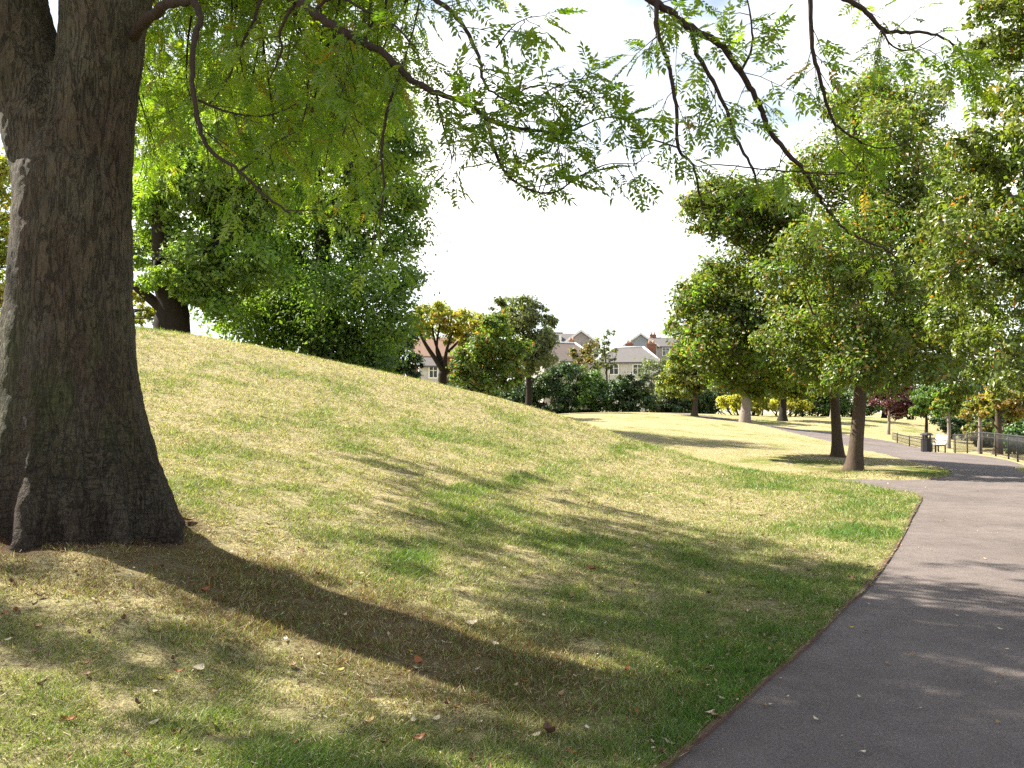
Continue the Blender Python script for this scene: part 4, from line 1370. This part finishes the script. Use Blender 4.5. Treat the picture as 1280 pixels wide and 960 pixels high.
    while cnt < 400 and tries < 40000:
        tries += 1
        y = rng.uniform(1.0, 13.0)
        x = rng.uniform(-5, 7.5)
        if rng.random() > shade(x, y):
            continue
        z = rng.uniform(5.5, 12.5)
        p = np.array([x + SUN_H[0] * z * cot, y + SUN_H[1] * z * cot, z])
        u, v, dd = proj(p)
        hidden = v < -60 or p[1] < 1
        bright = 165 < u < 520 and v < 200 and p[1] > 7.5
        if not (hidden or bright):
            continue
        s = mp[np.argmin(np.linalg.norm(mp - p, axis=1))]
        if np.linalg.norm(s - p) > 5.5:
            continue
        cnt += 1
        cp.twig.tube(bez(s, p, .2, 5, .05), np.linspace(.018, .004, 5), 4, cap=False)
        st = bez(p, p + rng.normal(size=3) * np.array([.45, .45, .2]), 0, 4, .03)
        cp.twigs(st, 6, (.25, .55), (4, 6), lsc=(.9, 1.3))
    print('shade sprays', cnt, tries)
    cp.twig.build('twigs', bark, e)
    cp.mesh('foliage', L_NEAR, e)


# ------------------------------------------------------------------ houses
def build_houses():
    slate = plain('slate_roof', (.125, .115, .115), (.09, .083, .083), 3, .8, 0, .3, .2, (1, 1, 4))
    brown = plain('brown_tile_roof', (.15, .122, .11), (.11, .088, .08), 3, .85, 0, .2, .2, (1, 1, 4))
    orange = plain('orange_tile_roof', (.22, .14, .10), (.17, .11, .08), 3, .85, 0, .2, .2, (1, 1, 4))
    brick = plain('red_brick', (.28, .13, .085), (.22, .10, .07), 12, .9)
    white = plain('white_render', (.55, .53, .52), (.44, .42, .41), 2, .8)
    cream = plain('pale_render', (.38, .34, .32), (.30, .27, .25), 2, .8)
    greyw = plain('grey_cladding', (.32, .34, .38), (.27, .29, .33), 2, .7)
    trim = plain('white_trim', (.8, .79, .78), (.72, .71, .7), 3, .6)
    glass = plain('window_glass', (.05, .06, .07), (.08, .09, .1), 2, .1, 0, .6)
    pot = plain('clay_pot', (.45, .26, .16), (.38, .2, .12), 6, .8)

    def face(root, name, polys, mat, parent=None, thick=.0):
        m = MB()
        for q in polys:
            m.add(q, [list(range(len(q)))])
        o = m.build(name, mat, root if parent is None else None)
        return o

    def house(label, cx, cy, w, dep, ze, zr, rz, wallm, roofm, hip=0., chim=(), wins=(), dormer=None, barge=False, z0=-3.0):
        e = empty('house', (cx, cy, z0), label, 'house', None, rz)
        L = lambda q: np.array(q, float)
        hw, hd = w / 2, dep / 2
        m = MB()
        wb = [(-hw, -hd, 0), (hw, -hd, 0), (hw, hd, 0), (-hw, hd, 0)]
        h = ze - z0
        wt = [(a, b, h) for a, b, _ in wb]
        m.add(wb + wt, [(0, 1, 5, 4), (1, 2, 6, 5), (2, 3, 7, 6), (3, 0, 4, 7)])
        r = zr - z0
        if hip == 0:
            m.add([(-hw, -hd, h), (-hw, hd, h), (-hw, 0, r - .05)], [(0, 2, 1)])
            m.add([(hw, -hd, h), (hw, hd, h), (hw, 0, r - .05)], [(0, 1, 2)])
        m.build('wall', wallm, e, local=True)
        # roof slab with thickness and overhang
        o = .3
        m = MB()
        hx = hw + o
        hy = hd + o
        dz = (r - h) / hd * o
        rx = hw * (1 - hip) + (o if hip == 0 else 0)
        for lift in (0., .16):
            a = [(-hx, -hy, h - dz + lift), (hx, -hy, h - dz + lift), (hx, hy, h - dz + lift), (-hx, hy, h - dz + lift), (-rx, 0, r + lift), (rx, 0, r + lift)]
            m.add(a, [(0, 1, 5, 4), (2, 3, 4, 5)])
            m.f.append((np.array([[1, 2, 5], [3, 0, 4]]) + m.n - 6, False))
            if lift == 0 and hip == 0:
                m.f.pop()
            if lift and hip == 0:
                m.f.pop()
        k = m.n - 12
        for i, j in ((0, 1), (1, 2), (2, 3), (3, 0)):
            if hip or (i, j) in ((0, 1), (2, 3)):
                m.f.append((np.array([[k + i, k + j, k + 6 + j, k + 6 + i]]), False))
        if hip == 0:
            for i, j in ((1, 5), (5, 2), (3, 4), (4, 0)):
                m.f.append((np.array([[k + i, k + j, k + 6 + j, k + 6 + i]]), False))
        rf = m.build('roof', roofm, e, local=True)
        if hip:
            m = MB()
            for sx in (-1, 1):
                for sy in (-1, 1):
                    m.tube([(sx * hx, sy * hy, h - dz + .2), (sx * rx, 0, r + .2)], .11, 6)
            m.tube([(-rx, 0, r + .2), (rx, 0, r + .2)], .11, 6)
            x = m.build('ridge_tile', trim if hip > .3 else brown, None, local=True)
            x.parent = rf
        if barge:
            for sx in (-1, 1):
                for sy in (-1, 1):
                    m = MB()
                    q0, q1 = L((sx * (hx + .06), sy * hy, h - dz - .02)), L((sx * (hx + .06), 0, r - .02))
                    m.add([q0, q1, q1 + [0, 0, .32], q0 + [0, 0, .32], q0 + [.08 * sx, 0, 0], q1 + [.08 * sx, 0, 0], q1 + [.08 * sx, 0, .32], q0 + [.08 * sx, 0, .32]],
                          [(0, 1, 2, 3), (4, 7, 6, 5), (0, 4, 5, 1), (3, 2, 6, 7)])
                    m.build('bargeboard', trim, e, local=True)
        for (x, y, zt, s) in chim:
            m = MB()
            zb = h
            m.box((x, y, (zb + zt - z0) / 2), (s * 1.3, s * .8, zt - z0 - zb))
            m.box((x, y, zt - z0 + .06), (s * 1.45, s * .95, .12))
            ch = m.build('chimney', brick, e, local=True)
            m = MB()
            for q in (-.3, .3):
                m.tube([(x + q * s, y, zt - z0 + .12), (x + q * s, y, zt - z0 + .6)], [.13, .1], 8)
            cpot = m.build('chimney_pot', pot, None, local=True)
            cpot.parent = ch
        for (sd, x, z, ww, wh) in wins:          # sd: 'f' front (-y), 'l' gable at -x, 'r' gable at +x
            zc = z - z0
            fr, gl = MB(), MB()

            def put(mb, dx, dz_, sx, sz, out, th):
                if sd == 'f':
                    mb.box((x + dx, -hd - out, zc + dz_), (sx, th, sz))
                else:
                    sg = -1 if sd == 'l' else 1
                    mb.box((sg * (hw + out), x + dx, zc + dz_), (th, sx, sz))
            put(gl, 0, 0, ww - .1, wh - .1, .02, .04)
            for q in (-1, 1):
                put(fr, q * ww / 2, 0, .12, wh + .12, .05, .1)
                put(fr, 0, q * wh / 2, ww - .12, .12, .05, .1)
            put(fr, 0, 0, .07, wh - .12, .055, .08)
            put(fr, 0, wh * .12, ww - .2, .06, .05, .07)
            wf = fr.build('window', trim, e, local=True)
            wg = gl.build('pane', glass, None, local=True)
            wg.parent = wf
        if dormer:
            x, z, ww = dormer
            zc = z - z0
            m = MB()
            m.box((x, -hd * .55, zc), (ww, hd * .8, 1.3))
            dm = m.build('dormer', trim, e, local=True)
            m = MB()
            m.box((x, -hd * .55 - hd * .4 - .03, zc + .05), (ww * .7, .05, .8))
            g1 = m.build('pane', glass, None, local=True)
            g1.parent = dm
            m = MB()
            m.box((x, -hd * .58, zc + .74), (ww + .3, hd * .9, .14))
            g2 = m.build('dormer_roof', slate, None, local=True)
            g2.parent = dm
        return e

    q = lambda u, v, d: P(u, v, d)
    zz = lambda v, d: P(640, v, d)[2]
    # slate roofed house with flat dormer, far
    c = q(703, 430, 140)
    house('grey slate roofed house with white flat dormer, farthest back on the left', c[0], c[1], 7.5, 9, zz(434, 140), zz(418, 140), .1, cream, slate, chim=[(-1, 0, zz(413, 140), .7)][:0], dormer=(-2.2, zz(424, 138), 2.8))
    # house with white bargeboard gable facing us
    c = q(727, 430, 128)
    house('house with white edged gable rising behind the thin olive tree', c[0], c[1], 9, 4.6, zz(433, 128), zz(418, 128), math.radians(85), cream, slate, barge=True, chim=[(-3.6, 1.8, zz(424, 128), .8)][:0])
    # brown hipped roof left
    c = q(700, 450, 118)
    house('brown tiled house with pale hip tiles behind the far hedge, below the slate roofed house', c[0], c[1], 7.5, 7.5, zz(452, 116), zz(430, 118), .35, cream, brown, hip=.45, chim=[(1.9, .6, zz(427, 118), .7)])
    # hipped slate roof right of centre
    c = q(787, 450, 112)
    house('white walled house with hipped slate roof and brick chimneys, behind the slender tree', c[0], c[1], 7.4, 7, zz(453, 109), zz(436, 112), -.2, white, slate, hip=.55,
          chim=[(2.6, 1.0, zz(431, 112), .85), (-.2, 2.6, zz(429, 112), .7)], wins=[('f', -1.6, zz(462, 109), 1.1, 1.2), ('f', 1.2, zz(462, 109), 1.1, 1.2)])
    # grey clad gable house
    c = q(800, 432, 150)
    house('grey clad house with white edged gable above the hipped slate roof', c[0] - .2, c[1], 9, 5.2, zz(434, 148), zz(421, 150), math.radians(86), greyw, slate, barge=True)
    c = q(823, 432, 158)
    house('long pale terrace with dark slate roof at the right end of the houses', c[0] + 2.6, c[1], 10, 7, zz(434, 156), zz(423, 158), 0.02, cream, slate, chim=[(-3.5, .3, zz(419, 158), .8)], wins=[('f', -2.0, zz(440, 155), 1.2, 1.3), ('f', 1.5, zz(440, 155), 1.2, 1.3)])
    # orange roofed house behind the spreading tree
    c = q(553, 450, 92)
    house('brick house with orange tiled roof behind the spreading autumn tree', c[0], c[1], 5.6, 6, zz(446, 90), zz(424, 92), .15, brick, orange, chim=[(2.2, 0.2, zz(419, 92), .7)],
          wins=[('f', -.9, zz(465, 89), 1.0, 1.5), ('f', 1.4, zz(465, 89), 1.0, 1.5)], barge=True)
    c = q(536, 465, 86)
    house('small lean extension with grey roof and white window, left of the spreading autumn tree', c[0], c[1], 1.9, 2.2, zz(457, 85), zz(449, 86), .15, white, slate, wins=[('f', .35, zz(465, 85), .8, 1.1)])


# ------------------------------------------------------------------ bench, bin, railings
def build_furniture():
    x, y = P(1171, 567, 44)[:2]
    z = float(H0(x, y))
    e = empty('park_bench', (x, y, z), 'park bench with pale slats on black frame beside the path', 'bench', None, math.radians(-97))
    # local: length along X, faces -Y
    m = MB()
    for k in range(4):
        m.box((0, -.28 + k * .125, .44), (1.6, .10, .035), bev=.006)
    m.build('seat', M['white_slat'], e, local=True)
    m = MB()
    for k in range(3):
        t = .56 + k * .135
        m.box((0, .17 + (t - .44) * .22, t), (1.6, .03, .105), bev=.006)
    m.build('backrest', M['white_slat'], e, local=True)
    for s in (-.68, .68):
        m = MB()
        m.box((s, -.27, .21), (.05, .05, .42), bev=.006)
        m.box((s, .16, .21), (.05, .05, .42), bev=.006)
        m.box((s, -.055, .40), (.05, .48, .045), bev=.006)
        m.tube([(s, .19, .42), (s, .28, .90)], .022, 8)
        m.tube([(s, -.28, .42), (s, -.29, .62), (s, -.24, .65), (s, .2, .66)], .02, 8)
        m.build('leg', M['black_paint'], e, local=True)
    x, y = P(1158.5, 566.5, 43.6)[:2]
    e = empty('litter_bin', (x, y, float(H0(x, y))), 'black litter bin standing beside the park bench', 'bin')
    m = MB()
    a = np.arange(8) / 8 * 2 * math.pi + math.pi / 8
    prof = [(.23, .05), (.26, .07), (.26, .62), (.27, .63), (.27, .66), (.24, .67)]
    rows = [np.c_[np.cos(a) * r, np.sin(a) * r, np.full(8, h)] for r, h in prof]
    n = 8
    i = np.arange(len(prof) - 1)[:, None] * n
    j = np.arange(n)[None]
    m.add(np.vstack(rows), np.stack([i + j, i + (j + 1) % n, i + n + (j + 1) % n, i + n + j], -1).reshape(-1, 4))
    m.f.append((np.array([list(range(8))[::-1]]), False))
    m.f.append((np.array([list(range(40, 48))]), False))
    m.build('body', M['black_paint'], e, local=True)
    m = MB()
    for q in a[::2]:
        m.box((math.cos(q) * .22, math.sin(q) * .22, .73), (.05, .05, .2))
    m.build('post', M['black_paint'], e, local=True)
    m = MB()
    rows = [np.c_[np.cos(a) * r, np.sin(a) * r, np.full(8, h)] for r, h in [(.29, .82), (.29, .86), (.2, .93), (.05, .95)]]
    i = np.arange(3)[:, None] * n
    m.add(np.vstack(rows), np.stack([i + j, i + (j + 1) % n, i + n + (j + 1) % n, i + n + j], -1).reshape(-1, 4))
    m.f.append((np.array([list(range(8))[::-1]]), False))
    m.f.append((np.array([list(range(24, 32))]), False))
    m.build('lid', M['black_paint'], e, local=True)
    m = MB()
    for q in a[::2]:
        m.box((math.cos(q) * .2, math.sin(q) * .2, .03), (.06, .06, .08))
    m.build('foot', M['black_paint'], e, local=True)

    def railing(line, label, h, step_post, bar_gap, low=False):
        L = line
        s = np.r_[0, np.cumsum(np.linalg.norm(np.diff(L, axis=0), axis=1))]
        at = lambda t: np.array([np.interp(t, s, L[:, 0]), np.interp(t, s, L[:, 1])])
        b = at(0)
        e = empty('railing', (*b, float(H0(*b))), label, 'railing')
        ts = np.arange(0, s[-1] + 1e-6, .4)
        for rz_, r in ((h - .02, .028), (h - .2, .014), (.12, .014)):
            m = MB()
            m.tube([(*at(t), float(H0(*at(t))) + rz_) for t in ts], r, 6)
            m.build('rail', M['black_paint'], e)
        m = MB()
        nb = 0
        for t in np.arange(bar_gap / 2, s[-1], bar_gap):
            p = at(t)
            z = float(H0(*p))
            m.tube([(*p, z + .1), (*p, z + h - .03)], .007, 5)
            nb += 1
        m.build('bar_infill', M['black_paint'], e)
        for t in np.arange(0, s[-1] + .01, step_post):
            p = at(t)
            z = float(H0(*p))
            m = MB()
            m.tube([(*p, z - .2), (*p, z + h + .03), (*p, z + h + .06)], [.034, .034, .015], 8)
            m.build('post', M['black_paint'], e)

    off = np.array([.25, .1])
    r1 = catmull([np.array(pxy(1345, 600, 24)) + off, np.array(pxy(1280, 581.5, 30.5)) + off, np.array(pxy(1250, 572.5, 36)) + off, np.array(pxy(1212, 566, 41)) + off, np.array(pxy(1186, 562.5, 45)) + off, ], 12)
    railing(r1, 'black metal railing curving along the outer side of the path to the right edge', .95, 2.4, .16)
    r2 = catmull([np.array(pxy(1168, 560.5, 46.5)) + off, np.array(pxy(1155, 559.5, 48)) + off, np.array(pxy(1132, 556, 50.5)) + off, np.array(pxy(1110, 551.5, 53.5)) + off], 12)
    railing(r2, 'low black railing at the bend of the path, left of the litter bin', .52, 2.0, .1, True)


# ------------------------------------------------------------------ sky, sun, camera
def build_light():
    sc = bpy.context.scene
    w = bpy.data.worlds.new('World')
    sc.world = w
    w.use_nodes = True
    t = w.node_tree
    t.nodes.clear()
    out = t.nodes.new('ShaderNodeOutputWorld')
    bg = t.nodes.new('ShaderNodeBackground')
    sky = t.nodes.new('ShaderNodeTexSky')
    sky.sky_type = 'NISHITA'
    sky.sun_disc = False
    sky.sun_elevation = SUN_EL
    az = math.atan2(SUN_H[0], SUN_H[1])
    sky.sun_rotation = az
    sky.air_density = 1.0
    sky.dust_density = .6
    sky.ozone_density = 1.0
    tc = t.nodes.new('ShaderNodeTexCoord')
    mp = t.nodes.new('ShaderNodeMapping')
    mp.inputs['Scale'].default_value = (1, 1, 2.6)
    nz = t.nodes.new('ShaderNodeTexNoise')
    nz.inputs['Scale'].default_value = 1.7
    nz.inputs['Detail'].default_value = 6
    nz.inputs['Roughness'].default_value = .55
    cr = t.nodes.new('ShaderNodeValToRGB')
    cr.color_ramp.elements[0].position = .43
    cr.color_ramp.elements[1].position = .67
    mx = t.nodes.new('ShaderNodeMix')
    mx.data_type = 'RGBA'
    mx.inputs[7].default_value = (11.0, 10.7, 10.2, 1)
    t.links.new(tc.outputs['Generated'], mp.inputs[0])
    t.links.new(mp.outputs[0], nz.inputs['Vector'])
    t.links.new(nz.outputs['Fac'], cr.inputs[0])
    t.links.new(cr.outputs[0], mx.inputs[0])
    t.links.new(sky.outputs[0], mx.inputs[6])
    t.links.new(mx.outputs[2], bg.inputs[0])
    bg.inputs[1].default_value = .054
    t.links.new(bg.outputs[0], out.inputs[0])
    sl = bpy.data.lights.new('sun', 'SUN')
    sl.energy = 5.0
    sl.angle = math.radians(.55)
    sl.color = (1.0, .93, .80)
    so = bpy.data.objects.new('sun', sl)
    C.objects.link(so)
    # lamp points along its -Z: travel direction is away from the sun
    from mathutils import Vector
    d = Vector((-SUN_H[0] * math.cos(SUN_EL), -SUN_H[1] * math.cos(SUN_EL), -math.sin(SUN_EL)))
    so.rotation_euler = d.to_track_quat('-Z', 'Y').to_euler()
    so.location = (-20, 15, 30)
    cam = bpy.data.cameras.new('camera')
    cam.sensor_width = 36
    cam.lens = F / 1280 * 36
    cam.clip_start = .05
    cam.clip_end = 9000
    co = bpy.data.objects.new('camera', cam)
    C.objects.link(co)
    co.location = (0, 0, EYE)
    co.rotation_euler = (math.pi / 2 + PITCH, 0, 0)
    sc.camera = co
    sc.view_settings.view_transform = 'Standard'
    sc.view_settings.look = 'None'
    sc.view_settings.exposure = 1.95
    sc.view_settings.gamma = 1
    sc.view_settings.use_curve_mapping = False
    cy = sc.cycles
    cy.max_bounces = 7
    cy.diffuse_bounces = 4
    cy.transmission_bounces = 5
    cy.glossy_bounces = 2
    cy.use_denoising = False


build_ground()
build_paths()
build_grass()
build_litter()
build_back_trees()
build_park_trees()
build_big_tree()
build_houses()
build_furniture()
build_light()
